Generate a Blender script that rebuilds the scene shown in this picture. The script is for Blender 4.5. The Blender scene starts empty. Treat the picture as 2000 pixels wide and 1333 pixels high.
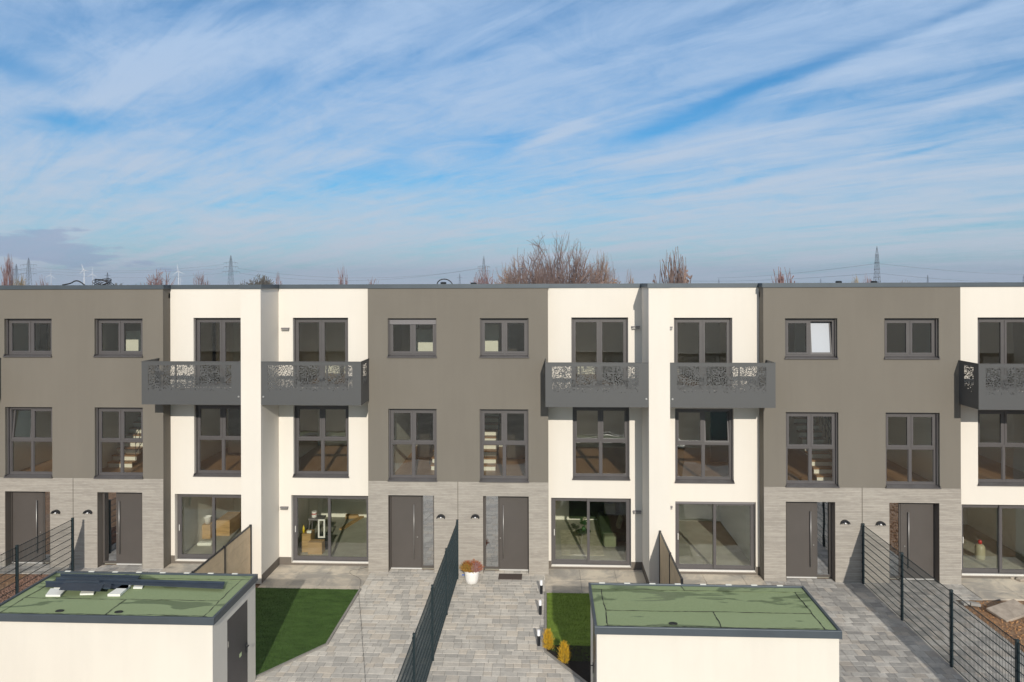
import bpy, math, random
from mathutils import Vector, Matrix
random.seed(7)
R = math.radians
scene = bpy.context.scene
C = scene.collection

# ---------------------------------------------------------------- camera
F = 1450.0                    # focal length in pixels of the 2000 px wide photo
CX, CY = 1000.0, 557.0        # principal point (horizon row)
H = 9.1                       # eye height
YAW, ROLL = R(2.65), -0.003
cam_d = bpy.data.cameras.new('camera'); cam = bpy.data.objects.new('camera', cam_d); C.objects.link(cam)
cam_d.sensor_width = 36; cam_d.lens = F/2000*36; cam_d.shift_y = -(666.5-CY)/2000
cam_d.clip_start = .1; cam_d.clip_end = 30000
CAM = Vector((0, -23.32, H))
M = Matrix.Rotation(YAW, 4, 'Z') @ Matrix.Rotation(R(90), 4, 'X') @ Matrix.Rotation(ROLL, 4, 'Z')
cam.matrix_world = Matrix.Translation(CAM) @ M
scene.camera = cam
MR = M.to_3x3()

def ray(px, py): return MR @ Vector(((px-CX)/F, -(py-CY)/F, -1))
def W(px, py, Y):                                   # point on the plane y = Y
    d = ray(px, py); return CAM + d*((Y-CAM.y)/d.y)
def G(px, py, z=0):                                 # point on the plane z
    d = ray(px, py); return CAM + d*((z-CAM.z)/d.z)
def WX(px, py, X):                                  # point on the plane x = X
    d = ray(px, py); return CAM + d*((X-CAM.x)/d.x)
def X(px, Y=0, py=850): return W(px, py, Y).x
def D(px, py, dist):                                # far away: point at this depth
    return CAM + ray(px, py)*dist

# ---------------------------------------------------------------- light
SUN_T = Vector((.135, -1, .42)).normalized()        # direction towards the sun
EL = math.asin(SUN_T.z)
sun_d = bpy.data.lights.new('sun', 'SUN'); sun = bpy.data.objects.new('sun', sun_d); C.objects.link(sun)
sun_d.energy = 3.75; sun_d.angle = R(.6); sun_d.color = (1, .925, .81)
sun.rotation_euler = SUN_T.to_track_quat('Z', 'Y').to_euler(); sun.location = (5, -60, 40)
scene.view_settings.view_transform = 'Standard'; scene.view_settings.look = 'None'
scene.view_settings.exposure = 0; scene.view_settings.gamma = 1

class NT:
    def __init__(s, tree): s.t = tree; s.n = tree.nodes; s.l = tree.links
    def node(s, typ, ins=None, **kw):
        n = s.n.new(typ)
        for k, v in kw.items(): setattr(n, k, v)
        for k, v in (ins or {}).items():
            if hasattr(v, 'is_output') or isinstance(v, bpy.types.NodeSocket): s.l.new(v, n.inputs[k])
            else: n.inputs[k].default_value = v
        return n
    def m(s, op, a, b=None, c=None, clamp=False):
        n = s.n.new('ShaderNodeMath'); n.operation = op; n.use_clamp = clamp
        for i, v in enumerate((a, b, c)):
            if v is None: continue
            if isinstance(v, bpy.types.NodeSocket): s.l.new(v, n.inputs[i])
            else: n.inputs[i].default_value = v
        return n.outputs[0]
    def mix(s, f, a, b, mode='MIX'):
        n = s.n.new('ShaderNodeMix'); n.data_type = 'RGBA'; n.blend_type = mode
        for i, v in ((0, f), (6, a), (7, b)):
            if isinstance(v, bpy.types.NodeSocket): s.l.new(v, n.inputs[i])
            else: n.inputs[i].default_value = v if i == 0 else (*v, 1)
        return n.outputs[2]
    def ramp(s, v, lo, hi, a=0, b=1):
        n = s.n.new('ShaderNodeMapRange'); n.interpolation_type = 'SMOOTHSTEP'
        s.l.new(v, n.inputs[0])
        for i, q in enumerate((lo, hi, a, b)): n.inputs[i+1].default_value = q
        return n.outputs[0]

def build_world():
    w = bpy.data.worlds.new('World'); scene.world = w; w.use_nodes = True
    t = NT(w.node_tree); t.n.clear()
    sky = t.node('ShaderNodeTexSky', sky_type='NISHITA', sun_disc=False, sun_elevation=EL,
                 sun_rotation=math.atan2(SUN_T.x, SUN_T.y), air_density=1.0, dust_density=.6, ozone_density=2.5)
    tc = t.node('ShaderNodeTexCoord'); sp = t.node('ShaderNodeSeparateXYZ', {0: tc.outputs['Generated']})
    x, y, z = sp.outputs
    az = t.m('ARCTAN2', x, y); el = t.m('ARCSINE', z)
    zz = t.m('ADD', t.m('MAXIMUM', z, 0.0), .09)
    u = t.m('DIVIDE', x, zz); v = t.m('DIVIDE', y, zz)
    a = R(-47)                                       # streaks run towards this azimuth
    along = t.m('ADD', t.m('MULTIPLY', u, math.sin(a)), t.m('MULTIPLY', v, math.cos(a)))
    across = t.m('SUBTRACT', t.m('MULTIPLY', u, math.cos(a)), t.m('MULTIPLY', v, math.sin(a)))
    def noise(ka, kc, det=6, dist=.6, rough=.55, off=0):
        c = t.node('ShaderNodeCombineXYZ', {0: t.m('ADD', t.m('MULTIPLY', along, ka), off), 1: t.m('MULTIPLY', across, kc)})
        return t.node('ShaderNodeTexNoise', {'Vector': c.outputs[0], 'Scale': 1.0, 'Detail': det, 'Distortion': dist, 'Roughness': rough}).outputs[0]
    n1 = noise(.30, 1.0, 5, .9, .55, 3.1); n2 = noise(.50, 4.2, 8, .9, .66, 8.7); n3 = noise(2.0, 2.8, 9, 1.0, .7, 1.3)
    cl = t.m('ADD', t.m('ADD', t.m('MULTIPLY', n1, 1.0), t.m('MULTIPLY', n2, .8)), t.m('MULTIPLY', n3, .85))
    cl = t.m('SUBTRACT', cl, .65)
    warp = t.m('MULTIPLY', t.m('SUBTRACT', noise(.9, 1.5, 5, .3, .6, 5.5), .5), .13)
    fine = t.m('ADD', t.m('MULTIPLY', t.m('SUBTRACT', n2, .5), 3.0), .9)
    # single streaks and gaps of the cirrus layer: photo x, y, half length, half width, slope angle, strength
    for (fx, fy, L, wd, ang, amp) in [
        (1440, 272, 270, 17, 11, .32), (1860, 205, 190, 16, 11, .26), (1850, 70, 220, 20, 15, .30), (1690, 118, 120, 14, 20, .16),
        (1080, 268, 90, 14, 24, .34), (200, 145, 300, 45, 22, .34), (420, 90, 130, 35, 22, .22), (620, 120, 200, 60, 8, .10),
        (90, 205, 90, 16, 10, .2), (900, 60, 260, 30, 12, .10), (1650, 330, 420, 18, 7, .15),(1960,405,120,9,6,.22), (250, 320, 320, 45, 8, .16),
        (1570, 138, 150, 12, 14, -.42), (1400, 205, 150, 18, 17, -.34), (1270, 262, 110, 17, 14, -.26), (1900, 15, 110, 11, 14, -.32),
        (110, 228, 75, 24, -3, -.52), (55, 140, 75, 22, -15, -.36), (1790, 302, 120, 6, 8, -.36), (1460, 352, 150, 8, 9, -.32),
        (1250, 383, 110, 5, 8, -.22), (970, 275, 90, 30, 12, -.26), (330, 285, 70, 12, 2, -.20), (540, 160, 60, 18, 12, -.18),
        (1960, 383, 120, 7, 6, -.22), (1960, 433, 110, 6, 4, -.2), (140, 45, 180, 30, 10, -.18), (540, 15, 120, 16, 8, -.2),
        (890, 110, 120, 16, 12, -.16), (1180, 130, 170, 26, 12, -.12), (1400, 30, 130, 16, 14, -.18)]:
        d = ray(fx, fy).normalized(); a0 = math.atan2(d.x, d.y); e0 = math.asin(d.z)
        k = 1/F*math.cos(a0+YAW)
        ca, sa = math.cos(R(ang)), math.sin(R(ang))
        da = t.m('SUBTRACT', az, a0); de = t.m('SUBTRACT', t.m('ADD', el, t.m('MULTIPLY', warp, .22)), e0)
        p = t.m('MULTIPLY', t.m('ADD', t.m('MULTIPLY', da, ca), t.m('MULTIPLY', de, sa)), 1/(L*k))
        q = t.m('MULTIPLY', t.m('SUBTRACT', t.m('MULTIPLY', de, ca), t.m('MULTIPLY', da, sa)), 1/(wd*k))
        g = t.m('EXPONENT', t.m('MULTIPLY', t.m('ADD', t.m('MULTIPLY', p, p), t.m('MULTIPLY', q, q)), -1.0))
        cl = t.m('MULTIPLY_ADD', t.m('MULTIPLY', g, fine), amp, cl)
    hz = t.m('EXPONENT', t.m('MULTIPLY', t.m('MAXIMUM', z, 0), -11.0))
    cl = t.m('ADD', cl, t.m('MULTIPLY', hz, .30))
    f = t.m('MULTIPLY', t.ramp(cl, .12, 1.12), .95)
    skyc = t.mix(1.0, sky.outputs[0], (.26, .68, .92), 'MULTIPLY')
    ccol = t.mix(t.ramp(z, .0, .34), (4.8, 5.35, 6.05), (3.6, 4.9, 6.8))
    ccol = t.mix(t.ramp(t.m('SUBTRACT', z, t.m('MULTIPLY', y, .55)), .10, .75), ccol, (5.6, 5.55, 5.6))   # unseen sky high up and sunward, whitened to warm the walls' fill light
    col = t.mix(f, skyc, ccol)
    # low grey-blue cloud bank near the horizon on the left
    d = ray(60, 482); a0 = math.atan2(d.x, d.y); e0 = math.asin(d.normalized().z)
    nb = t.node('ShaderNodeTexNoise', {'Vector': t.node('ShaderNodeCombineXYZ', {0: t.m('MULTIPLY', az, 9.0), 1: t.m('MULTIPLY', el, 42.0)}).outputs[0], 'Scale': 1.6, 'Detail': 7.0, 'Roughness': .55}).outputs[0]
    g = t.m('ADD', t.m('POWER', t.m('MULTIPLY', t.m('SUBTRACT', az, a0-.02), 1/.15), 2), t.m('POWER', t.m('MULTIPLY', t.m('SUBTRACT', t.m('ADD', el, t.m('MULTIPLY', t.m('SUBTRACT', az, a0), .14)), e0), 1/.020), 2))
    g = t.m('ADD', t.m('EXPONENT', t.m('MULTIPLY', g, -1)), t.m('MULTIPLY', t.m('SUBTRACT', nb, .5), 2.2))
    col = t.mix(t.m('MULTIPLY', t.ramp(g, .42, .70), .62), col, (2.5, 3.2, 4.7))
    bg = t.node('ShaderNodeBackground', {'Color': col, 'Strength': .12})
    t.l.new(bg.outputs[0], t.node('ShaderNodeOutputWorld').inputs[0])
build_world()

# ---------------------------------------------------------------- mesh helpers
class MB:
    def __init__(s): s.v = []; s.f = []
    def add(s, vs, fs):
        o = len(s.v); s.v += [Vector(v) for v in vs]; s.f += [tuple(i+o for i in f) for f in fs]; return s
    def box(s, x0, x1, y0, y1, z0, z1):
        if x0 > x1: x0, x1 = x1, x0
        if y0 > y1: y0, y1 = y1, y0
        if z0 > z1: z0, z1 = z1, z0
        return s.add([(x0,y0,z0),(x1,y0,z0),(x1,y1,z0),(x0,y1,z0),(x0,y0,z1),(x1,y0,z1),(x1,y1,z1),(x0,y1,z1)],
                     [(0,3,2,1),(4,5,6,7),(0,1,5,4),(1,2,6,5),(2,3,7,6),(3,0,4,7)])
    def obox(s, c, sx, sy, sz, rot=None):
        m = MB().box(-sx/2, sx/2, -sy/2, sy/2, -sz/2, sz/2)
        rm = rot or Matrix.Identity(3)
        return s.add([rm @ v + Vector(c) for v in m.v], m.f)
    def prism(s, poly, z0, z1):
        n = len(poly)
        a = sum(poly[i][0]*poly[(i+1) % n][1]-poly[(i+1) % n][0]*poly[i][1] for i in range(n))
        if a < 0: poly = poly[::-1]
        return s.add([(p[0], p[1], z0) for p in poly]+[(p[0], p[1], z1) for p in poly],
                     [tuple(range(n))[::-1], tuple(range(n, 2*n))]+[(i, (i+1) % n, (i+1) % n+n, i+n) for i in range(n)])
    def tube(s, pts, r, n=6, r1=None, cap=True):
        pts = [Vector(p) for p in pts]; r1 = r if r1 is None else r1
        rings = []; up = None
        for i, p in enumerate(pts):
            d = (pts[min(i+1, len(pts)-1)]-pts[max(i-1, 0)])
            if d.length < 1e-9: d = Vector((0, 0, 1))
            d.normalize()
            if up is None:
                up = d.orthogonal().normalized()
            else:
                up = (up-d*up.dot(d))
                up = up.normalized() if up.length > 1e-6 else d.orthogonal().normalized()
            w = d.cross(up); rr = r+(r1-r)*i/max(1, len(pts)-1)
            rings.append([p+(up*math.cos(2*math.pi*k/n)+w*math.sin(2*math.pi*k/n))*rr for k in range(n)])
        vs = [v for q in rings for v in q]
        fs = [(i*n+k, i*n+(k+1) % n, (i+1)*n+(k+1) % n, (i+1)*n+k) for i in range(len(pts)-1) for k in range(n)]
        if cap: fs += [tuple(range(n))[::-1], tuple(range((len(pts)-1)*n, len(pts)*n))]
        return s.add(vs, fs)
    def lathe(s, c, prof, n=24, sx=1, sy=1):
        vs = [(c[0]+r*math.cos(2*math.pi*k/n)*sx, c[1]+r*math.sin(2*math.pi*k/n)*sy, c[2]+z) for r, z in prof for k in range(n)]
        fs = [(i*n+k, i*n+(k+1) % n, (i+1)*n+(k+1) % n, (i+1)*n+k) for i in range(len(prof)-1) for k in range(n)]
        fs += [tuple(range(n))[::-1], tuple(range((len(prof)-1)*n, len(prof)*n))]
        return s.add(vs, fs)
    def build(s, name, mat, parent=None, smooth=False, bevel=0):
        o_off = wloc(parent) if parent else Vector((0, 0, 0))
        me = bpy.data.meshes.new(name)
        me.from_pydata([tuple(v-o_off) for v in s.v], [], s.f); me.materials.append(mat); me.update()
        if smooth:
            for p in me.polygons: p.use_smooth = True
        o = bpy.data.objects.new(name, me); C.objects.link(o)
        if parent: o.parent = parent
        if bevel:
            b = o.modifiers.new('bevel', 'BEVEL'); b.width = bevel; b.segments = 2; b.limit_method = 'ANGLE'
        return o
def wloc(o):
    v = Vector((0, 0, 0))
    while o: v = v+Vector(o.location); o = o.parent
    return v
def tag(o, label=None, cat=None, group=None, kind=None):
    if label: o['label'] = label
    if cat: o['category'] = cat
    if group: o['group'] = group
    if kind: o['kind'] = kind
    return o
def empty(name, loc, label, cat, group=None):
    o = bpy.data.objects.new(name, None); o.location = loc; o.empty_display_size = .3; C.objects.link(o)
    return tag(o, label, cat, group)
def copy_tree(o, parent=None):
    c = o.copy(); C.objects.link(c); c.parent = parent
    for ch in list(o.children): copy_tree(ch, c)
    return c

# ---------------------------------------------------------------- materials
def mat(name, col, rough=.7, metal=0, var=0, vs=3.0, bump=0, bs=60, spec=.5, col2=None, stretch=(1, 1, 1)):
    m = bpy.data.materials.new(name); m.use_nodes = True; t = NT(m.node_tree)
    b = t.n['Principled BSDF']; b.inputs['Roughness'].default_value = rough; b.inputs['Metallic'].default_value = metal
    b.inputs['Specular IOR Level'].default_value = spec
    geo = t.node('ShaderNodeNewGeometry'); pos = geo.outputs['Position']
    if stretch != (1, 1, 1): pos = t.node('ShaderNodeMapping', {'Vector': pos, 'Scale': stretch}).outputs[0]
    if var or col2:
        n = t.node('ShaderNodeTexNoise', {'Vector': pos, 'Scale': vs, 'Detail': 7.0, 'Roughness': .6})
        f = t.ramp(n.outputs[0], .3, .7)
        c2 = col2 or tuple(c*(1-var) for c in col)
        t.l.new(t.mix(f, c2, col), b.inputs['Base Color'])
    else: b.inputs['Base Color'].default_value = (*col, 1)
    if bump:
        n = t.node('ShaderNodeTexNoise', {'Vector': pos, 'Scale': bs, 'Detail': 4.0})
        t.l.new(t.node('ShaderNodeBump', {'Height': n.outputs[0], 'Strength': bump, 'Distance': .01}).outputs[0], b.inputs['Normal'])
    return m

def plaster(name, col, dirt=.12):
    m = bpy.data.materials.new(name); m.use_nodes = True; t = NT(m.node_tree); b = t.n['Principled BSDF']
    b.inputs['Roughness'].default_value = .9; b.inputs['Specular IOR Level'].default_value = .2
    pos = t.node('ShaderNodeNewGeometry').outputs['Position']
    big = t.node('ShaderNodeTexNoise', {'Vector': t.node('ShaderNodeMapping', {'Vector': pos, 'Scale': (1, 1, .45)}).outputs[0], 'Scale': .9, 'Detail': 6.0, 'Roughness': .6}).outputs[0]
    streak = t.node('ShaderNodeTexNoise', {'Vector': t.node('ShaderNodeMapping', {'Vector': pos, 'Scale': (7, 7, .35)}).outputs[0], 'Scale': 1.0, 'Detail': 5.0}).outputs[0]
    grain = t.node('ShaderNodeTexNoise', {'Vector': pos, 'Scale': 55.0, 'Detail': 3.0}).outputs[0]
    f = t.m('ADD', t.m('ADD', t.m('MULTIPLY', big, .55), t.m('MULTIPLY', streak, .25)), t.m('MULTIPLY', grain, .2))
    c = t.mix(t.ramp(f, .38, .62), tuple(q*(1-dirt) for q in col), col)
    t.l.new(c, b.inputs['Base Color'])
    gb = t.node('ShaderNodeTexNoise', {'Vector': pos, 'Scale': 160.0, 'Detail': 2.0}).outputs[0]
    t.l.new(t.node('ShaderNodeBump', {'Height': gb, 'Strength': .35, 'Distance': .004}).outputs[0], b.inputs['Normal'])
    return m

def cladding():
    m = bpy.data.materials.new('ribbed cladding'); m.use_nodes = True; t = NT(m.node_tree); b = t.n['Principled BSDF']
    b.inputs['Roughness'].default_value = .8
    pos = t.node('ShaderNodeNewGeometry').outputs['Position']; sp = t.node('ShaderNodeSeparateXYZ', {0: pos})
    zr = t.m('MULTIPLY', sp.outputs[2], 1/.052); row = t.m('FLOOR', zr); fr = t.m('FRACT', zr)
    wn = t.node('ShaderNodeTexWhiteNoise', {'W': row}, noise_dimensions='1D')
    v = t.node('ShaderNodeCombineXYZ', {0: t.m('ADD', t.m('MULTIPLY', sp.outputs[0], .5), t.m('MULTIPLY', wn.outputs[0], 40)), 1: sp.outputs[1], 2: t.m('MULTIPLY', row, .31)})
    n = t.node('ShaderNodeTexNoise', {'Vector': v.outputs[0], 'Scale': 2.2, 'Detail': 5.0, 'Roughness': .65}).outputs[0]
    fl = t.node('ShaderNodeTexNoise', {'Vector': t.node('ShaderNodeMapping', {'Vector': pos, 'Scale': (5, 5, 70)}).outputs[0], 'Scale': 1.0, 'Detail': 4.0}).outputs[0]
    f = t.m('ADD', t.m('MULTIPLY', n, .65), t.m('MULTIPLY', fl, .35))
    c = t.mix(t.ramp(f, .36, .64), (.285, .262, .234), (.385, .358, .318))
    groove = t.ramp(t.m('ABSOLUTE', t.m('SUBTRACT', fr, .5)), .36, .47)
    c = t.mix(t.m('MULTIPLY', groove, .34), c, (.13, .105, .085))
    t.l.new(c, b.inputs['Base Color'])
    t.l.new(t.node('ShaderNodeBump', {'Height': t.m('SUBTRACT', t.m('MULTIPLY', n, .5), groove), 'Strength': .35, 'Distance': .006}).outputs[0], b.inputs['Normal'])
    return m

def glass(name, refl=.13, tint=(.95, .96, .93), rough=0.0):
    m = bpy.data.materials.new(name); m.use_nodes = True; t = NT(m.node_tree); t.n.clear()
    fr = t.node('ShaderNodeFresnel', {'IOR': 1.5})
    tr = t.node('ShaderNodeBsdfTransparent', {'Color': (*tint, 1)})
    wav = t.node('ShaderNodeTexNoise', {'Vector': t.node('ShaderNodeNewGeometry').outputs['Position'], 'Scale': 1.3, 'Detail': 1.0}).outputs[0]
    bmp = t.node('ShaderNodeBump', {'Height': wav, 'Strength': .25, 'Distance': .02})
    gl = t.node('ShaderNodeBsdfGlossy', {'Color': (.92, .95, 1, 1), 'Roughness': rough, 'Normal': bmp.outputs[0]})
    mx = t.node('ShaderNodeMixShader', {0: t.m('ADD', fr.outputs[0], refl, clamp=True), 1: tr.outputs[0], 2: gl.outputs[0]})
    t.l.new(mx.outputs[0], t.node('ShaderNodeOutputMaterial').inputs[0])
    return m

def perforated():
    m = bpy.data.materials.new('perforated sheet'); m.use_nodes = True; t = NT(m.node_tree)
    b = t.n['Principled BSDF']; b.inputs['Base Color'].default_value = (.080, .083, .086, 1); b.inputs['Roughness'].default_value = .5; b.inputs['Metallic'].default_value = .1
    geo = t.node('ShaderNodeNewGeometry'); sp = t.node('ShaderNodeSeparateXYZ', {0: geo.outputs['Position']})
    uv = t.node('ShaderNodeAttribute', attribute_name='UVMap')   # u = metres from the left end, v = metres from the right end, see panel()
    us = t.node('ShaderNodeSeparateXYZ', {0: uv.outputs['Vector']})
    h = t.m('ADD', sp.outputs[0], sp.outputs[1])                # runs along either a front or a side panel
    P = .034
    v2 = t.node('ShaderNodeCombineXYZ', {0: t.m('MULTIPLY', h, 1/P), 1: t.m('MULTIPLY', sp.outputs[2], 1/P)})
    vo = t.node('ShaderNodeTexVoronoi', {'Vector': v2.outputs[0], 'Scale': 1.0, 'Randomness': .75}, voronoi_dimensions='2D')
    hole = t.m('LESS_THAN', vo.outputs['Distance'], .44)
    cell = t.node('ShaderNodeSeparateColor', {0: vo.outputs['Color']}).outputs[0]
    cl = t.node('ShaderNodeTexNoise', {'Vector': t.node('ShaderNodeCombineXYZ', {0: h, 1: sp.outputs[2]}).outputs[0], 'Scale': 5.5, 'Detail': 2.0}, noise_dimensions='2D').outputs[0]
    lowfade = t.ramp(us.outputs[1], .36, .56, .2, 1)
    keep = t.m('LESS_THAN', cell, t.m('MULTIPLY', t.ramp(cl, .34, .56, .6, 1.0), lowfade))
    inx = t.m('MULTIPLY', t.m('GREATER_THAN', us.outputs[0], .19), t.m('LESS_THAN', us.outputs[0], .81))
    inz = t.m('MULTIPLY', t.m('GREATER_THAN', us.outputs[1], .33), t.m('LESS_THAN', us.outputs[1], .93))
    fac = t.m('MULTIPLY', t.m('MULTIPLY', hole, keep), t.m('MULTIPLY', inx, inz))
    mx = t.node('ShaderNodeMixShader', {0: fac, 1: b.outputs[0], 2: t.node('ShaderNodeBsdfTransparent').outputs[0]})
    t.l.new(mx.outputs[0], t.n['Material Output'].inputs[0])
    return m

def stones(name, dark, light, warm, hi=.5, stain=.25):
    m = bpy.data.materials.new(name); m.use_nodes = True; t = NT(m.node_tree); b = t.n['Principled BSDF']
    b.inputs['Roughness'].default_value = .85
    geo = t.node('ShaderNodeNewGeometry'); pos = geo.outputs['Position']; rnd = geo.outputs['Random Per Island']
    big = t.node('ShaderNodeTexNoise', {'Vector': pos, 'Scale': .9, 'Detail': 4.0}).outputs[0]
    fine = t.node('ShaderNodeTexNoise', {'Vector': pos, 'Scale': 26.0, 'Detail': 6.0, 'Roughness': .7}).outputs[0]
    grad = t.node('ShaderNodeTexNoise', {'Vector': t.node('ShaderNodeVectorMath', {0: pos, 1: t.node('ShaderNodeCombineXYZ', {0: t.m('MULTIPLY', rnd, 30), 1: t.m('MULTIPLY', rnd, 71)}).outputs[0]}).outputs[0], 'Scale': 5.0, 'Detail': 2.0}).outputs[0]
    f = t.m('ADD', t.m('ADD', t.m('MULTIPLY', rnd, .38), t.m('MULTIPLY', grad, .5)), t.m('MULTIPLY', t.m('SUBTRACT', big, .5), .8))
    c = t.mix(t.ramp(f, .12, .88), dark, light)
    r2 = t.m('FRACT', t.m('MULTIPLY', rnd, 17.37))
    c = t.mix(t.ramp(r2, .62, .98, 0, .42), c, warm)
    c = t.mix(t.m('MULTIPLY', t.ramp(fine, .42, .7), stain), c, tuple(q*.55 for q in dark))
    t.l.new(c, b.inputs['Base Color'])
    t.l.new(t.node('ShaderNodeBump', {'Height': fine, 'Strength': .4, 'Distance': .006}).outputs[0], b.inputs['Normal'])
    return m

def slab_mat():
    m = bpy.data.materials.new('patio slab'); m.use_nodes = True; t = NT(m.node_tree); b = t.n['Principled BSDF']
    b.inputs['Roughness'].default_value = .7
    geo = t.node('ShaderNodeNewGeometry'); pos = geo.outputs['Position']; rnd = geo.outputs['Random Per Island']
    a = t.node('ShaderNodeTexNoise', {'Vector': pos, 'Scale': 1.1, 'Detail': 8.0, 'Roughness': .65, 'Distortion': .6}).outputs[0]
    s = t.node('ShaderNodeTexNoise', {'Vector': t.node('ShaderNodeMapping', {'Vector': pos, 'Location': (5, 3, 0), 'Scale': (.9, 2, 1)}).outputs[0], 'Scale': 1.4, 'Detail': 8.0, 'Roughness': .7}).outputs[0]
    c = t.mix(t.ramp(t.m('ADD', a, t.m('MULTIPLY', t.m('SUBTRACT', rnd, .5), .12)), .36, .64), (.34, .315, .28), (.60, .53, .43))
    c = t.mix(t.m('MULTIPLY', t.ramp(s, .55, .72), .6), c, (.12, .115, .115))
    t.l.new(c, b.inputs['Base Color'])
    t.l.new(t.ramp(s, .5, .7, .75, .45), b.inputs['Roughness'])
    return m

def ground_mat():
    m = bpy.data.materials.new('earth'); m.use_nodes = True; t = NT(m.node_tree); b = t.n['Principled BSDF']
    b.inputs['Roughness'].default_value = .95
    pos = t.node('ShaderNodeNewGeometry').outputs['Position']
    a = t.node('ShaderNodeTexNoise', {'Vector': pos, 'Scale': .5, 'Detail': 9.0, 'Roughness': .6}).outputs[0]
    g = t.node('ShaderNodeTexNoise', {'Vector': pos, 'Scale': 8.0, 'Detail': 9.0, 'Roughness': .75}).outputs[0]
    yy = t.node('ShaderNodeSeparateXYZ', {0: pos}).outputs[1]
    far = t.ramp(yy, 14, 40); refl_ground = t.ramp(yy, -15, -21)
    c = t.mix(t.ramp(g, .35, .66), (.24, .135, .075), (.48, .28, .15))
    c = t.mix(t.ramp(a, .45, .7, 0, .6), c, (.30, .25, .20))
    field = t.mix(t.ramp(t.node('ShaderNodeTexNoise', {'Vector': pos, 'Scale': .01, 'Detail': 4.0}).outputs[0], .4, .6), (.07, .085, .035), (.13, .11, .06))
    c = t.mix(refl_ground, c, t.mix(t.ramp(a, .35, .65), (.20, .18, .145), (.34, .31, .25)))        # unseen ground behind the camera, grey chosen for the window reflections
    t.l.new(t.mix(far, c, field), b.inputs['Base Color'])
    t.l.new(t.node('ShaderNodeBump', {'Height': g, 'Strength': 1.0, 'Distance': .12}).outputs[0], b.inputs['Normal'])
    return m

def roof_felt():
    m = bpy.data.materials.new('green roof felt'); m.use_nodes = True; t = NT(m.node_tree); b = t.n['Principled BSDF']
    geo = t.node('ShaderNodeNewGeometry'); pos = geo.outputs['Position']; rnd = geo.outputs['Random Per Island']
    sp = t.node('ShaderNodeSeparateXYZ', {0: pos})
    g = t.node('ShaderNodeTexNoise', {'Vector': pos, 'Scale': 90.0, 'Detail': 3.0}).outputs[0]
    a = t.node('ShaderNodeTexNoise', {'Vector': t.node('ShaderNodeMapping', {'Vector': pos, 'Scale': (.7, 2.2, 1)}).outputs[0], 'Scale': 1.0, 'Detail': 6.0, 'Distortion': .5}).outputs[0]
    c = t.mix(t.m('ADD', t.m('MULTIPLY', rnd, .5), t.m('MULTIPLY', a, .5)), (.23, .29, .135), (.315, .38, .215))
    c = t.mix(t.ramp(g, .35, .75, 0, .45), c, (.09, .14, .06))
    wet = t.m('MULTIPLY', t.ramp(a, .54, .575), 1.0)
    c = t.mix(t.m('MULTIPLY', wet, .62), c, (.05, .085, .033))
    t.l.new(c, b.inputs['Base Color']); t.l.new(t.m('SUBTRACT', .85, t.m('MULTIPLY', wet, .45)), b.inputs['Roughness'])
    t.l.new(t.node('ShaderNodeBump', {'Height': g, 'Strength': .3, 'Distance': .004}).outputs[0], b.inputs['Normal'])
    return m

def wood_floor():
    m = bpy.data.materials.new('oak floor'); m.use_nodes = True; t = NT(m.node_tree); b = t.n['Principled BSDF']
    b.inputs['Roughness'].default_value = .45
    pos = t.node('ShaderNodeNewGeometry').outputs['Position']; sp = t.node('ShaderNodeSeparateXYZ', {0: pos})
    row = t.m('FLOOR', t.m('MULTIPLY', sp.outputs[0], 5.5))
    wn = t.node('ShaderNodeTexWhiteNoise', {'W': row}, noise_dimensions='1D').outputs[0]
    n = t.node('ShaderNodeTexNoise', {'Vector': t.node('ShaderNodeMapping', {'Vector': pos, 'Scale': (22, 2, 1)}).outputs[0], 'Scale': 1.0, 'Detail': 5.0}).outputs[0]
    c = t.mix(t.m('ADD', t.m('MULTIPLY', wn, .5), t.m('MULTIPLY', n, .5)), (.19, .105, .055), (.34, .205, .115))
    t.l.new(c, b.inputs['Base Color']); return m

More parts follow.
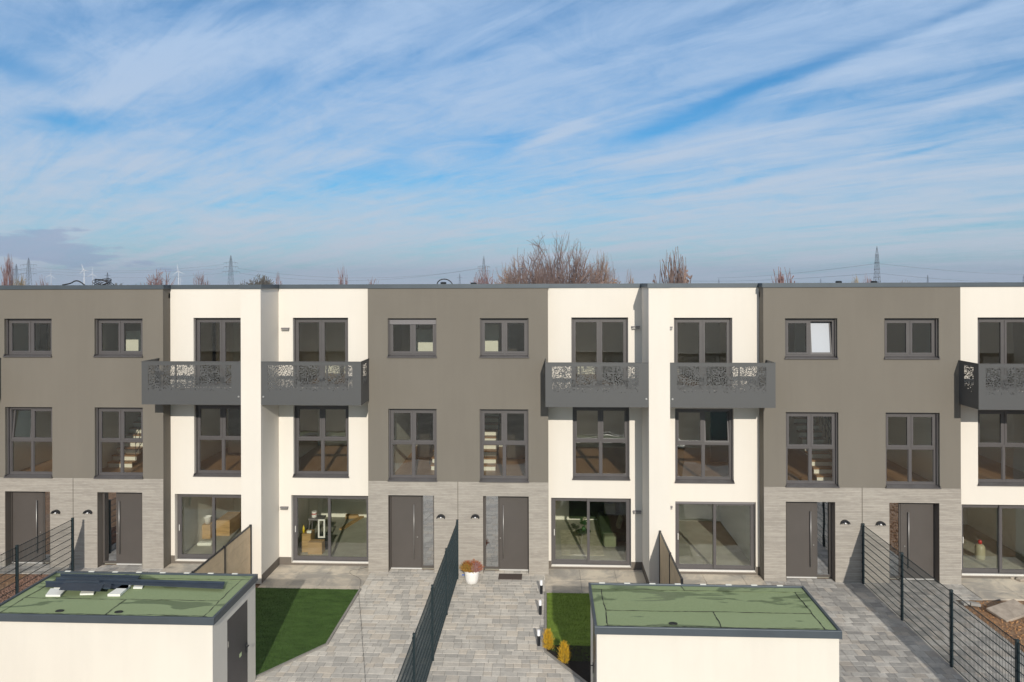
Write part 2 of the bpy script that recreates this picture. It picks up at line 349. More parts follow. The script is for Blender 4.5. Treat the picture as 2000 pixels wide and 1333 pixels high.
M_ = dict(
    hall_shade=mat('painted hall shade', (.035, .028, .024), .35),  # near-black colour standing for the darkness of the hall
    white=plaster('cream render', (.73, .69, .628), .035), grey=plaster('taupe render', (.183, .168, .1445), .06),
    plinth=plaster('plinth render', (.16, .14, .12), .1), clad=cladding(), shed=plaster('shed render', (.70, .665, .60), .05),
    coping=mat('coping metal', (.085, .105, .125), .42, .3, var=.12, vs=1.5), frame=mat('window frame', (.094, .088, .090), .45, .05, var=.08),
    door=mat('door leaf', (.080, .070, .064), .55, var=.08, vs=2), steel=mat('brushed steel', (.33, .32, .31), .42, .7),
    dark=mat('dark metal', (.018, .02, .025), .4, .2), alu=mat('aluminium', (.72, .71, .69), .4, .3), perf=perforated(),
    balc=mat('balcony metal', (.080, .083, .086), .5, .1), glass=glass('window glass', .045), dim=glass('inner glass', -.03), side=glass('mirrored glass', .55, (.35, .38, .36), .01),
    sky_pane=mat('painted sky glare', (.40, .43, .48), .35), inner=mat('interior paint', (.82, .81, .74), .9, var=.03), brightwall=mat('white paint', (.74, .73, .66), .85),  # tilted top pane: sky reflection painted into its pale colour
    screed=mat('screed', (.40, .39, .33), .7, var=.25, vs=1.2), oak=wood_floor(), riser=mat('white riser', (.75, .73, .66), .7), tread=mat('oak tread', (.26, .14, .07), .5),
    shutter=mat('roller shutter', (.20, .19, .20), .5, .2), fence=mat('fence green', (.014, .029, .036), .45, .1), screenp=None,
    stone=stones('concrete pavers', (.43, .41, .375), (.72, .675, .60), (.67, .57, .45)), stone2=stones('grey pavers', (.27, .262, .25), (.60, .575, .53), (.52, .45, .37)),
    joint=mat('joint sand', (.22, .21, .19), .95, var=.3, vs=20), slab=slab_mat(), earth=ground_mat(), felt=roof_felt(),
    bitumen=mat('bitumen seam', (.012, .014, .012), .6), kerb=mat('kerb stone', (.30, .285, .26), .85, var=.2, vs=12),
    foam=mat('white foam', (.80, .80, .74), .8, var=.06, vs=20), profile=mat('folded metal sheet', (.055, .075, .105), .4, .3, var=.2, vs=3),
    pot=mat('white pot', (.80, .79, .78), .4), soil=mat('dark mulch', (.012, .009, .007), .95, var=.5, vs=30, bump=1, bs=25),
    mat=mat('doormat', (.10, .075, .065), .95, var=.3, vs=60), bulb=mat('opal glass', (.85, .86, .9), .3), cable=mat('black cable', (.015, .015, .018), .6),
    cardboard=mat('cardboard', (.42, .27, .13), .85, var=.12), crate=mat('plywood', (.50, .32, .14), .75, var=.35, vs=3, stretch=(1, 1, 6)),
    red=mat('red plastic', (.5, .02, .02), .4), yellow=mat('yellow plastic', (.75, .55, .02), .4), cyl=mat('gas bottle', (.38, .36, .25), .4),
    cloth=mat('dark green velvet', (.035, .055, .03), .9, var=.3), cloth2=mat('pale green velvet', (.20, .22, .14), .9, var=.2), rug=mat('pale rug', (.50, .47, .36), .95, var=.3, vs=6),
    leaf=mat('indoor leaf', (.03, .09, .03), .5), lattice=mat('galvanised steel', (.10, .115, .14), .7), turbine=mat('turbine white', (.9, .9, .9), .5),
    wire=mat('power cable', (.16, .18, .21), .8), rock=mat('stone slab', (.42, .36, .30), .9, var=.3, vs=5, bump=.6, bs=10), blue=mat('blue plastic', (.03, .12, .5), .5), screw=mat('screw head', (.6, .6, .6), .3, .8))
def screen_mat():
    m = mat('brown composite', (.70, .54, .36), .75, var=.12, vs=4, stretch=(6, 1, 1)); return m
M_['screenp'] = screen_mat()

# ---------------------------------------------------------------- ground
Z0 = 9000
gm = MB().add([(-Z0, -Z0, -.03), (Z0, -Z0, -.03), (Z0, Z0, -.03), (-Z0, Z0, -.03)], [(0, 1, 2, 3)])
tag(gm.build('ground', M_['earth']), 'bare brown earth around the paved gardens', 'ground', kind='structure')

def paving(x0, x1, y0, y1, m, label, rows=(.20, .20, .30), z=.012, name='paving'):
    mb = MB(); gap = .006; y = y1; k = 0
    while y > y0:
        hgt = random.choice(rows); yy = max(y-hgt, y0); x = x0-random.random()*.25
        while x < x1:
            w = random.choice((.20, .20, .30, .40)); a, b = max(x, x0), min(x+w, x1)
            if b-a > .03:
                e = .006; zt = z+random.uniform(-.0015, .0015)
                X0, X1, Y0, Y1 = a+gap/2, b-gap/2, yy+gap/2, y-gap/2
                mb.add([(X0, Y0, -.01), (X1, Y0, -.01), (X1, Y1, -.01), (X0, Y1, -.01), (X0, Y0, zt-.005), (X1, Y0, zt-.005), (X1, Y1, zt-.005), (X0, Y1, zt-.005),
                        (X0+e, Y0+e, zt), (X1-e, Y0+e, zt), (X1-e, Y1-e, zt), (X0+e, Y1-e, zt)],
                       [(0, 1, 5, 4), (1, 2, 6, 5), (2, 3, 7, 6), (3, 0, 4, 7), (4, 5, 9, 8), (5, 6, 10, 9), (6, 7, 11, 10), (7, 4, 8, 11), (8, 9, 10, 11)])
            x += w
        y = yy
    o = tag(mb.build(name, m), label, 'paving', kind='structure')
    j = MB().add([(x0, y0, .003), (x1, y0, .003), (x1, y1, .003), (x0, y1, .003)], [(0, 1, 2, 3)]).build('paving_joint', M_['joint'], o)
    return o
def slabs(x0, x1, y0, y1, label, w=.9, d=.9, z=.02):
    mb = MB(); y = y1; g = .004
    while y > y0+.01:
        yy = max(y-d, y0); x = x0
        while x < x1-.01:
            b = min(x+w, x1); mb.box(x+g, b-g, yy+g, y-g, -.02, z); x += w
        y = yy
    o = tag(mb.build('patio', M_['slab'], bevel=.004), label, 'patio', kind='structure')
    MB().add([(x0, y0, .008), (x1, y0, .008), (x1, y1, .008), (x0, y1, .008)], [(0, 1, 2, 3)]).build('paving_joint', M_['joint'], o)

def kerb(pts, w=.06, h=.05):
    mb = MB()
    for a, b in zip(pts, pts[1:]):
        a = Vector((*a, 0)); b = Vector((*b, 0)); d = (b-a); L = d.length; d.normalize(); n = Vector((-d.y, d.x, 0))
        k = max(1, round(L/1.0))
        for i in range(k):
            p, q = a+d*(L*i/k+.002), a+d*(L*(i+1)/k-.002)
            mb.prism([(p+n*w/2)[:2], (p-n*w/2)[:2], (q-n*w/2)[:2], (q+n*w/2)[:2]], -.02, h)
    tag(mb.build('kerb', M_['kerb']), 'grey stone edging between lawn and pavers', 'kerb', kind='structure')

def lawn(poly, col_a, col_b, label, n=26000, hgt=.028):
    m = bpy.data.materials.new('turf'); m.use_nodes = True; t = NT(m.node_tree); b = t.n['Principled BSDF']; b.inputs['Roughness'].default_value = .75
    b.inputs['Specular IOR Level'].default_value = .15
    geo = t.node('ShaderNodeNewGeometry')
    ns = t.node('ShaderNodeTexNoise', {'Vector': t.node('ShaderNodeMapping', {'Vector': geo.outputs['Position'], 'Rotation': (0, 0, .45), 'Scale': (1, 3.2, 1)}).outputs[0], 'Scale': 1.7, 'Detail': 7.0, 'Roughness': .65}).outputs[0]
    f = t.m('ADD', t.m('MULTIPLY', ns, .7), t.m('MULTIPLY', geo.outputs['Random Per Island'], .3))
    t.l.new(t.mix(t.ramp(f, .3, .72), col_a, col_b), b.inputs['Base Color'])
    mb = MB(); N = len(poly); z = .02
    mb.prism(poly, -.02, z)
    xs = [p[0] for p in poly]; ys = [p[1] for p in poly]
    def inside(x, y):
        c = False
        for i in range(N):
            (x1, y1), (x2, y2) = poly[i], poly[(i+1) % N]
            if (y1 > y) != (y2 > y) and x < (x2-x1)*(y-y1)/(y2-y1)+x1: c = not c
        return c
    k = 0; vs = []; fs = []
    while k < n:
        x, y = random.uniform(min(xs), max(xs)), random.uniform(min(ys), max(ys))
        if not inside(x, y): continue
        a = random.random()*6.283; w = .004; h = hgt*random.uniform(.6, 1.2); lx, ly = random.gauss(0, .012), random.gauss(.004, .012)
        o = len(vs); vs += [(x-w*math.cos(a), y-w*math.sin(a), z-.002), (x+w*math.cos(a), y+w*math.sin(a), z-.002), (x+lx, y+ly, z+h)]; fs.append((o, o+1, o+2)); k += 1
    mb.add(vs, fs)
    return tag(mb.build('lawn', m), label, 'lawn', kind='stuff')

# ---------------------------------------------------------------- house parts
YG, YR, YF, T = 0.0, .47, -1.05, .35                 # grey front, recessed front, fin front, wall thickness
Z_SOF, ZT = 2.9, 9.005
def wall_holes(mb, x0, x1, z0, z1, y0, y1, holes):
    xs = sorted({x0, x1, *[h[0] for h in holes], *[h[1] for h in holes]}); zs = sorted({z0, z1, *[h[2] for h in holes], *[h[3] for h in holes]})
    xs = [x for x in xs if x0-1e-6 <= x <= x1+1e-6]; zs = [z for z in zs if z0-1e-6 <= z <= z1+1e-6]
    def solid(i, j):
        if i < 0 or j < 0 or i >= len(xs)-1 or j >= len(zs)-1: return False
        cx, cz = (xs[i]+xs[i+1])/2, (zs[j]+zs[j+1])/2
        return not any(h[0] < cx < h[1] and h[2] < cz < h[3] for h in holes)
    for i in range(len(xs)-1):
        for j in range(len(zs)-1):
            if not solid(i, j): continue
            a, b, c, d = xs[i], xs[i+1], zs[j], zs[j+1]
            mb.add([(a, y0, c), (b, y0, c), (b, y0, d), (a, y0, d)], [(0, 1, 2, 3)])
            mb.add([(a, y1, c), (b, y1, c), (b, y1, d), (a, y1, d)], [(3, 2, 1, 0)])
            if not solid(i-1, j): mb.add([(a, y0, c), (a, y1, c), (a, y1, d), (a, y0, d)], [(3, 2, 1, 0)])
            if not solid(i+1, j): mb.add([(b, y0, c), (b, y1, c), (b, y1, d), (b, y0, d)], [(0, 1, 2, 3)])
            if not solid(i, j-1): mb.add([(a, y0, c), (b, y0, c), (b, y1, c), (a, y1, c)], [(3, 2, 1, 0)])
            if not solid(i, j+1): mb.add([(a, y0, d), (b, y0, d), (b, y1, d), (a, y1, d)], [(0, 1, 2, 3)])
    return mb
def ring(mb, x0, x1, z0, z1, y0, y1, w, wb=None):
    wb = w if wb is None else wb
    mb.box(x0, x0+w, y0, y1, z0, z1); mb.box(x1-w, x1, y0, y1, z0, z1)
    mb.box(x0+w, x1-w, y0, y1, z0, z0+wb); mb.box(x0+w, x1-w, y0, y1, z1-w, z1)

def window(par, x0, x1, z0, z1, yf, kind, shutter=0, tilt=None, sill=True, mullion=.5, sky_pane=None):
    """aluminium window; kind: two (side by side leaves), four (with a transom), slide (patio door)"""
    y0 = yf+.17; y1 = y0+.075
    mb = MB(); zs = z0+(.045 if sill else 0)
    if kind != 'slide':
        mb.box(x0, x0+.035, yf+.10, y1, zs, z1); mb.box(x1-.035, x1, yf+.10, y1, zs, z1)      # shutter guide rails
        mb.box(x0+.035, x1-.035, yf+.13, y1, z1-.05, z1)
    X0, X1, Z0, Z1 = x0+.035, x1-.035, zs, z1-.05
    if kind == 'slide': X0, X1, Z0, Z1 = x0, x1, zs, z1
    ring(mb, X0, X1, Z0, Z1, y0, y1, .055, .06)
    xm = X0+(X1-X0)*mullion
    panes = MB(); sashes = []
    gx0, gx1, gz0, gz1 = X0+.055, X1-.055, Z0+.06, Z1-.055
    if kind == 'slide':
        s = .085
        for (a, b, yy) in ((gx0, xm+s/2, y0+.004), (xm-s/2, gx1, y0-.052)):
            ring(mb, a, b, gz0, gz1, yy, yy+.05, s, .10)
            panes.box(a+s-.004, b-s+.004, yy+.02, yy+.026, gz0+.096, gz1-s+.004)
    else:
        zt = gz0+(gz1-gz0)*.51 if kind == 'four' else gz0
        mb.box(xm-.04, xm+.04, y0, y1, gz0, gz1)
        if kind == 'four':
            mb.box(gx0, xm-.04, y0, y1, zt-.035, zt+.035); mb.box(xm+.04, gx1, y0, y1, zt-.035, zt+.035)
            for a, b in ((gx0, xm-.04), (xm+.04, gx1)): panes.box(a, b, y0+.03, y0+.036, gz0, zt-.035); ring(mb, a, b, gz0, zt-.035, y0+.02, y0+.05, .018)
        lo = zt+.035 if kind == 'four' else gz0
        for i, (a, b) in enumerate(((gx0, xm-.04), (xm+.04, gx1))):
            if tilt == i:
                s = MB(); ring(s, a-.01, b+.01, 0, gz1-lo+.01, 0, .06, .055)
                p = MB().box(a+.04, b-.04, .028, .034, .05, gz1-lo-.04)
                rm = Matrix.Rotation(R(-7), 3, 'X')
                for q in (s, p): q.v = [rm @ v+Vector((0, y0+.01, lo)) for v in q.v]
                sashes.append((s, p))
            else:
                ring(mb, a-.012, b+.012, lo-.012, gz1+.012, y0-.014, y0+.05, .062)
                panes.box(a+.045, b-.045, y0+.02, y0+.026, lo+.045, gz1-.045)
    w = mb.build('window' if kind != 'slide' else 'patio_door', M_['frame'], par)
    panes.build('pane', M_['glass'], w)
    for s, p in sashes:
        s.build('tilted_sash', M_['frame'], w); p.build('pane', M_[sky_pane or 'dim'], w)
    if sill and kind != 'slide':
        s = MB(); a, b = x0-.02, x1+.02
        s.add([(a, yf-.05, z0-.005), (b, yf-.05, z0-.005), (b, y0, z0+.045), (a, y0, z0+.045), (a, yf-.05, z0-.03), (b, yf-.05, z0-.03), (b, yf-.04, z0-.03), (a, yf-.04, z0-.03), (b, y0, z0+.002), (a, y0, z0+.002)],
              [(0, 1, 2, 3), (4, 5, 1, 0), (5, 4, 7, 6), (6, 7, 9, 8)])
        s.box(x0, x0+.015, yf-.045, y0, z0, z0+.06); s.box(x1-.015, x1, yf-.045, y0, z0, z0+.06)
        s.build('sill', M_['frame'], w)
    if kind == 'slide':
        MB().box(x0+.02, x1-.02, yf+.06, y0-.054, z0-.005, z0+.035).build('threshold', M_['alu'], w)
        hx = x0+.10 if mullion <= .5 else x1-.10
        MB().box(hx-.012, hx+.012, y0-.075, y0-.052, 1.05, 1.25).build('handle', M_['alu'], w)
        if shutter: MB().box(x0+.01, x1-.01, yf+.08, y0-.056, z1-.09, z1-.003).build('roller_shutter', M_['shutter'], w)
    elif shutter:
        sb = MB(); k = 0; zz = z1-.055
        while zz > z1-.055-shutter+1e-4:
            sb.box(x0+.037, x1-.037, yf+.12+.004*(k % 2), yf+.15, zz-.034, zz-.002); zz -= .036; k += 1
        sb.build('roller_shutter', M_['shutter'], w)
    return w

def front_door(par, x0, x1, z0, z1, leaf, side_first, hx_frac, yf=0):
    y0 = yf+.27
    mb = MB()
    lx0, lx1 = leaf
    mb.box(x0, x0+.03, y0, y0+.07, z0, z1); mb.box(x1-.03, x1, y0, y0+.07, z0, z1)
    mb.box(x0+.03, x1-.03, y0, y0+.07, z1-.03, z1)
    s0, s1 = (x0+.03, lx0-.004) if side_first else (lx1+.004, x1-.03)
    ring(mb, s0, s1, z0+.03, z1-.03, y0, y0+.07, .04, .07)
    d = mb.build('front_door', M_['door'], par)
    MB().box(lx0, lx1, y0-.012, y0+.05, z0+.04, z1-.036).build('leaf', M_['door'], d, bevel=.006)
    MB().box(s0+.04, s1-.04, y0+.02, y0+.026, z0+.10, z1-.07).build('side_pane', M_['side'], d)
    hx = lx0+(lx1-lx0)*hx_frac
    h = MB().tube([(hx, y0-.075, z0+.36), (hx, y0-.075, z0+2.08)], .016, 10)
    h.tube([(hx, y0-.075, z0+.45), (hx, y0-.005, z0+.45)], .01, 8); h.tube([(hx, y0-.075, z0+1.98), (hx, y0-.005, z0+1.98)], .01, 8)
    h.build('handle', M_['steel'], d, smooth=True)
    lx = hx+(.10 if hx_frac > .5 else -.10)
    MB().tube([(lx, y0-.03, z0+1.02), (lx, y0, z0+1.02)], .022, 12).build('lock', M_['steel'], d)
    MB().box(lx0-.01, lx1+.01, y0-.05, y0-.013, z0+.004, z0+.036).build('threshold', M_['alu'], d)

def arch_lamp(par, x, z, yf):
    mb = MB(); n = 12; r0, r1 = .135, .105; d = .10
    out = [(x+r0*math.cos(math.pi*k/n), z+r0*.85*math.sin(math.pi*k/n)) for k in range(n+1)]
    inn = [(x+r1*math.cos(math.pi*k/n), z+r1*.62*math.sin(math.pi*k/n)) for k in range(n+1)]
    vs = [(a, yf-d, b) for a, b in out]+[(a, yf-d, b) for a, b in inn]+[(a, yf, b) for a, b in out]+[(a, yf, b) for a, b in inn]
    m = n+1; fs = []
    for k in range(n):
        fs += [(k, k+1, m+k+1, m+k), (k, 2*m+k, 2*m+k+1, k+1), (m+k, m+k+1, 3*m+k+1, 3*m+k)]
    mb.add(vs, fs)
    mb.prism([(x+r0*.99*math.cos(math.pi*k/n), z+r0*.84*math.sin(math.pi*k/n)) for k in range(n+1)], 0, .012)
    for i in range(len(mb.v)-2*(n+1), len(mb.v)): v = mb.v[i]; mb.v[i] = Vector((v.x, yf-.001-v.z, v.y))
    l = mb.build('wall_lamp', M_['dark'], par)
    MB().lathe((x, yf-.055, z+.015), [(.001, -.02), (.022, -.014), (.030, 0), (.022, .018), (.001, .026)], 12).build('bulb', M_['bulb'], l, smooth=True)
def bar_lamp(par, x, z, yf):
    l = MB().box(x-.12, x+.12, yf-.085, yf, z-.045, z-.012).box(x-.10, x+.10, yf-.075, yf, z-.012, z+.012).build('wall_lamp', M_['steel'], par, bevel=.004)
    MB().box(x-.13, x+.13, yf-.09, yf+.001, z+.012, z+.045).build('lamp_hood', M_['shutter'], l, bevel=.005)

def uv_panel(o, u_axis, u0, u1, z0, z1):
    me = o.data; uvl = me.uv_layers.new(name='UVMap'); off = wloc(o.parent)
    for lp in me.loops:
        c = me.vertices[lp.vertex_index].co+off
        uvl.data[lp.index].uv = ((c[u_axis]-u0)/(u1-u0), (c.z-z0)/(z1-z0))

def balcony(par, xi, xo, y0, ye, s, z0=5.46, z1=6.765):
    """xi: end at the party wall, xo: free end; y0 front plane, ye wall it returns to"""
    t = .012; a, b = min(xi, xo), max(xi, xo)
    fl = MB().box(a+.02, b-.02, y0+.03, YR+ye-.005, z0+.12, z0+.30)
    fl.box(a+.03, b-.03, y0+.03, y0+.08, z0+.02, z0+.12)
    for k in range(4):
        xx = a+.05+(b-a-.14)*k/3; fl.box(xx, xx+.04, y0+.016, y0+.056, z0+.30, z1-.03)
    bal = fl.build('balcony', M_['balc'], par)
    bal['label'] = 'dark grey metal balcony with perforated front'
    th = .30                                                        # plain edge at each end
    p = MB().box(a, b, y0, y0+t, z0, z1).build('front_panel', M_['perf'], bal)
    k = (b-a); w = k*(.62); uv_panel(p, 0, a+(.17-.19*k/.62*0)-.0, b, z0, z1)
    # holes run from 0.19 to 0.81 of the mapped width: stretch the map so that they stop .27 m before each end
    c0, c1 = a+.20, b-.27 if s < 0 else b-.30
    L = (c1-c0)/.62; u0 = c0-.19*L; me = p.data; uvl = me.uv_layers['UVMap']; off = wloc(bal)
    for lp in me.loops:
        c = me.vertices[lp.vertex_index].co+off; uvl.data[lp.index].uv = ((c.x-u0)/L, (c.z-z0)/(z1-z0))
    yb = ye-.02
    xx = xo-t if xo > xi else xo
    q = MB().box(xx, xx+t, y0+t+.001, yb, z0, z1).build('side_panel', M_['perf'], bal)
    uv_panel(q, 1, y0+.10, yb-.10, z0, z1)
    MB().box(a-.004, b+.004, y0-.006, y0+.03, z1, z1+.022).box(xx-.01, xx+t+.01, y0+.031, yb, z1, z1+.022).build('top_rail', M_['balc'], bal)
    xs = xi-.07 if xi > xo else xi+.07
    MB().tube([(xs, y0-.02, z0+.25), (xs, y0, z0+.25)], .028, 12).tube([(xs, y0-.03, z0+.25), (xs, y0-.02, z0+.25)], .014, 8).build('fixing', M_['screw'], bal)

def stairs(par, xa, xb, y0, zf, rail_x, side_open=False):
    s = MB(); r = MB(); rise, run = .182, .265
    for k in range(13):
        y = y0+k*run; z = zf+(k+1)*rise
        s.box(xa, xb, y-.03, y+run, z-.045, z)
        if not side_open or k < 3: r.box(xa+.02, xb-.02, y, y+.02, z-rise+.001, z-.046)
    st = s.build('staircase', M_['tread'], par); r.build('riser', M_['riser'], st)
    b = MB()
    for k in range(0, 12):
        y = y0+k*run+.1; z = zf+(k+1)*rise
        b.tube([(rail_x, y, z), (rail_x, y, z+.9)], .010, 5)
    for q in (.9, .6, .3): b.tube([(rail_x, y0+.1, zf+rise+q), (rail_x, y0+.1+11*run, zf+12*rise+q)], .012, 5)
    b.build('railing', M_['dark'], st)

FY = [None]
def house(name_label, g, block_dy, xj, edge, xf, top_g, mid_g, door, top_w, mid_w, patio, opts):
    """xj party joint, edge: grey/white corner, xf centre of the white dividing wall (all px on their own planes)"""
    yg, yr, yf = YG+block_dy, YR+block_dy, opts.get('yf', YF+block_dy)
    XJ, XE = X(xj, yg), X(edge, yg)
    XF = xf if opts.get('xfm') else (lambda q: q)(xf)
    s = 1 if XF > XJ else -1
    par = empty('terraced_house', ((XJ+XF)/2, yg, 0), name_label, 'house', 'terraced houses of the row')
    lo, hi = min(XJ, XF), max(XJ, XF)
    ga, gb = (XJ, XE) if s > 0 else (XE, XJ); wa, wb = (XE, XF) if s > 0 else (XF, XE)
    hz = H
    ztop_g, zbot_g, zm1, zm0 = 8.055, 6.84, 5.187, 2.925
    def hx(pair, y): return tuple(sorted((X(pair[0], y), X(pair[1], y))))
    tg = [hx(q, yg) for q in top_g]; mg = [hx(q, yg) for q in mid_g]; dg = hx(door, yg)
    holes = [(a, b, zbot_g, ztop_g) for a, b in tg]+[(a, b, zm0, zm1) for a, b in mg]
    wl = MB()
    wall_holes(wl, ga, gb, 0, ZT, yg, yg+T, holes+[(dg[0], dg[1], -.01, 2.47)])
    if s > 0: wl.box(XE-.3, XE, yg+T, yr+T, 0, ZT)
    else: wl.box(XE, XE+.3, yg+T, yr+T, 0, ZT)
    wl.build('wall', M_['grey'], par)['label'] = 'taupe rendered wall'
    cl = MB(); wall_holes(cl, ga+(.012 if s > 0 else 0.001), gb-(.012 if s < 0 else 0.001), 0, Z_SOF-.003, yg-.015, yg-.0005, [(dg[0], dg[1], -.01, 2.455)]+[(a-.02, b+.02, zm0-.03, zm1) for a, b in mg])
    jamb = [MB().box(dg[0], dg[0]+.008, yg-.014, yg+.268, 0.001, 2.468), MB().box(dg[1]-.008, dg[1], yg-.014, yg+.268, .001, 2.468)]
    cl.build('cladding', M_['clad'], par)['label'] = 'ribbed beige stone cladding'
    # ------- recessed cream wall
    tw, mw, pw = hx(top_w, yr), hx(mid_w, yr), hx(patio, yr)
    pw = (max(pw[0], wa+.02), min(pw[1], wb-.02))
    tw = (max(tw[0], wa), min(tw[1], wb-.02)); mw = (max(mw[0], wa), min(mw[1], wb-.02))
    ww = MB()
    wall_holes(ww, wa, wb, 0, ZT, yr, yr+T, [(tw[0], tw[1], 5.78, 8.055), (mw[0], mw[1], 2.90, zm1+.02), (pw[0], pw[1], .09, 2.285)])
    ww.build('wall', M_['white'], par)['label'] = 'cream rendered recessed wall'
    f0, f1 = (XF-.31, XF) if s > 0 else (XF, XF+.31)
    MB().box(f0+(0 if s > 0 else 0.0), f1, yf, yr+.04, 0, ZT).build('dividing_wall', M_['white'], par)
    # plinth
    pl = MB(); e = .012
    for a, b in ((wa, pw[0]), (pw[1], wb-(.31 if s > 0 else 0))):
        a2 = a; b2 = b
        if s < 0 and a == wa: a2 = wa+.31
        if b2-a2 > .03: MB().box(a2+.002, b2-.002, yr-e, yr+.1, .022, .27).build('plinth', M_['plinth'], par)
    MB().box(pw[0]-.001, pw[1]+.001, yr-e, yr+.17, .022, .086).build('plinth', M_['plinth'], par)
    fx = f0 if s > 0 else f1
    pl.box(fx-e, fx+e, yf+.01, yr-e-.001, .001, .27)
    pl.build('plinth', M_['plinth'], par)
    # ------- coping
    cp = MB(); z0, z1, o = ZT-.002, 9.135, .035
    cp.box(ga, gb, yg-o, yg+.4, z0, z1)
    if s > 0:
        cp.box(XE+.001, XE+o, yg-o, yr+.4, z0, z1+.001); cp.box(XE+o, f0-o, yr-o, yr+.4, z0, z1); cp.box(f0-o, f1, yf-o, yr+.4, z0, z1+.001)
    else:
        cp.box(XE-o, XE-.001, yg-o, yr+.4, z0, z1+.001); cp.box(f1+o, XE-o, yr-o, yr+.4, z0, z1); cp.box(f0, f1+o, yf-o, yr+.4, z0, z1+.001)
    cp.build('coping', M_['coping'], par)
    # ------- roof, back and rooms
    MB().box(lo, hi, yr+T, 10, 8.70, 8.86).box(lo, hi, 9.6, 10, 8.86, 9.1).box(ga, gb, yg+T, yr+T, 8.7, 8.86).build('roof', M_['plinth'], par)
    MB().box(lo, hi, 9.65, 10, 0, 8.7).build('wall', M_['white'], par)['label'] = 'back wall'
    iw = MB(); dep = 5.2
    iw.box(lo+.001, lo+.12, yg+T, 9.65, .1, 8.7); iw.box(hi-.12, hi-.001, yg+T, 9.65, .1, 8.7)
    iw.box(XE-.06, XE+.06, yr+T, dep, .1, 8.7)
    for z, zz in ((.1, 2.62), (2.88, 5.42), (5.68, 8.7)):
        iw.box(lo+.12, XE-.06, dep, dep+.1, z, zz); iw.box(XE+.06, hi-.12, dep, dep+.1, z, zz)
    bb = lo+.12 if s < 0 else XE+.06
    for z, zz in ((2.62, 2.86), (5.42, 5.66)):
        iw.box(lo+.12, XE-.06, yr+T, 9.65, z, zz); iw.box(XE+.06, hi-.12, yr+T, 9.65, z, zz)
        g0, g1 = (ga+.12, gb-.3) if s > 0 else (ga+.3, gb-.12)
        iw.box(g0, g1, yg+T, yr+T-.001, z, zz)
    iwo = iw.build('interior_wall', M_['inner'], par)
    g0, g1 = (ga+.12, XE-.06) if s > 0 else (XE+.06, gb-.12)
    w0, w1 = (XE+.06, hi-.12) if s > 0 else (lo+.12, XE-.06)
    for z in (2.862, 5.662):
        MB().box(g0, g1, yg+.26, dep, z, z+.02).build('floor', M_['oak'], par)
        MB().box(w0, w1, yr+T-.09, dep, z, z+.02).build('floor', M_['oak'], par)
    MB().box(g0, g1, yg+T, dep, 0, .1).build('floor', M_['screed'], par)['label'] = 'grey screed floor'
    MB().box(w0, w1, yr+T, dep, 0, .1).box(pw[0]+.01, pw[1]-.01, yr+.20, yr+T, 0, .088).build('floor', M_['screed'], par)['label'] = 'grey screed floor'
    # doors on the rooms' back walls
    dz = MB()
    for q, zf in opts.get('indoor', []):
        x = X(q, dep); dz.box(x-.45, x+.45, dep-.03, dep-.002, zf, zf+2.05); dz.box(x+.33, x+.40, dep-.07, dep-.031, zf+1.0, zf+1.03)
    if dz.v: dz.build('door_or_shade_panel', M_['sky_pane'] if 0 else M_['shutter'], par)
    # ------- windows and doors
    for i, (a, b) in enumerate(tg): window(par, a, b, zbot_g, ztop_g, yg, 'two', shutter=opts.get('sh', 0), tilt=opts.get('tilt_top'), sky_pane='sky_pane' if opts.get('tilt_top') is not None else None)  # tilted leaf gets the pale colour that imitates reflected sky
    for i, (a, b) in enumerate(mg): window(par, a, b, zm0, zm1, yg, 'four', tilt=opts.get('tilt_mid'), shutter=opts.get('shm', 0))
    front_door(par, dg[0], dg[1], .03, 2.468, tuple(X(q, yg+.27) for q in opts['leaf']), opts['side_first'], opts['hfrac'], yg)
    for j in jamb: j.build('door_reveal', M_['plinth'], par)
    window(par, tw[0], tw[1], 5.78, 8.055, yr, 'two', sill=False)
    window(par, mw[0], mw[1], 2.90, zm1+.02, yr, 'four', tilt=opts.get('tilt_w'))
    window(par, pw[0], pw[1], .09, 2.285, yr, 'slide', sill=False, mullion=opts.get('mul', .5), shutter=opts.get('shp', 0))
    for q in opts.get('lamp', []): arch_lamp(par, X(q, yg), W(q, opts['lampy'], yg).z-.02, yg-.015)
    for q, py in opts.get('bar', []): p = W(q, py, yr); bar_lamp(par, p.x, p.z, yr)
    for (q0, q1, yy, zz0, zz1) in opts.get('dark', []):             # dark sheets painting the shade of an unlit hall behind the glass
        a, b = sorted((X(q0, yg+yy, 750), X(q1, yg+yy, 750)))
        MB().box(a, b, yg+yy, yg+yy+.06, zz0, zz1).build('door_or_shade_panel', M_['hall_shade'], par)
    for q, zz0, zz1 in opts.get('sidewall', []):                    # white cross wall beside the window
        x = X(q, yg+T); MB().box(x-.05, x+.05, yg+T+.002, dep-.002, zz0, zz1).build('partition', M_['brightwall'], par)
    # ------- balcony
    xo = X(opts['bal'], yf+.02); balcony(par, f0-.004 if s > 0 else f1+.004, xo, yf+.015, yg, s)
    if 'stair' in opts:
        yy = yg+opts.get('sty', 1.5)+.1; a, b = sorted((X(opts['stair'][0], yy, 900), X(opts['stair'][1], yy, 900)))
        stairs(par, a, b, yg+opts.get('sty', 1.5), 2.882, (b+.05 if s > 0 else a-.05) if not opts.get('railin') else (a-.05 if s > 0 else b+.05), opts.get('open', False))
    if 'bright' in opts:                                            # white partition seen through the window
        for (q0, q1, yy, zz0, zz1) in opts['bright']:
            a, b = sorted((X(q0, yg+yy, 650), X(q1, yg+yy, 650)))
            MB().box(a, b, yg+yy, yg+yy+.1, zz0, zz1).build('partition', M_['brightwall'], par)
    return dict(par=par, XJ=XJ, XE=XE, XF=XF, yg=yg, yr=yr, yf=yf)

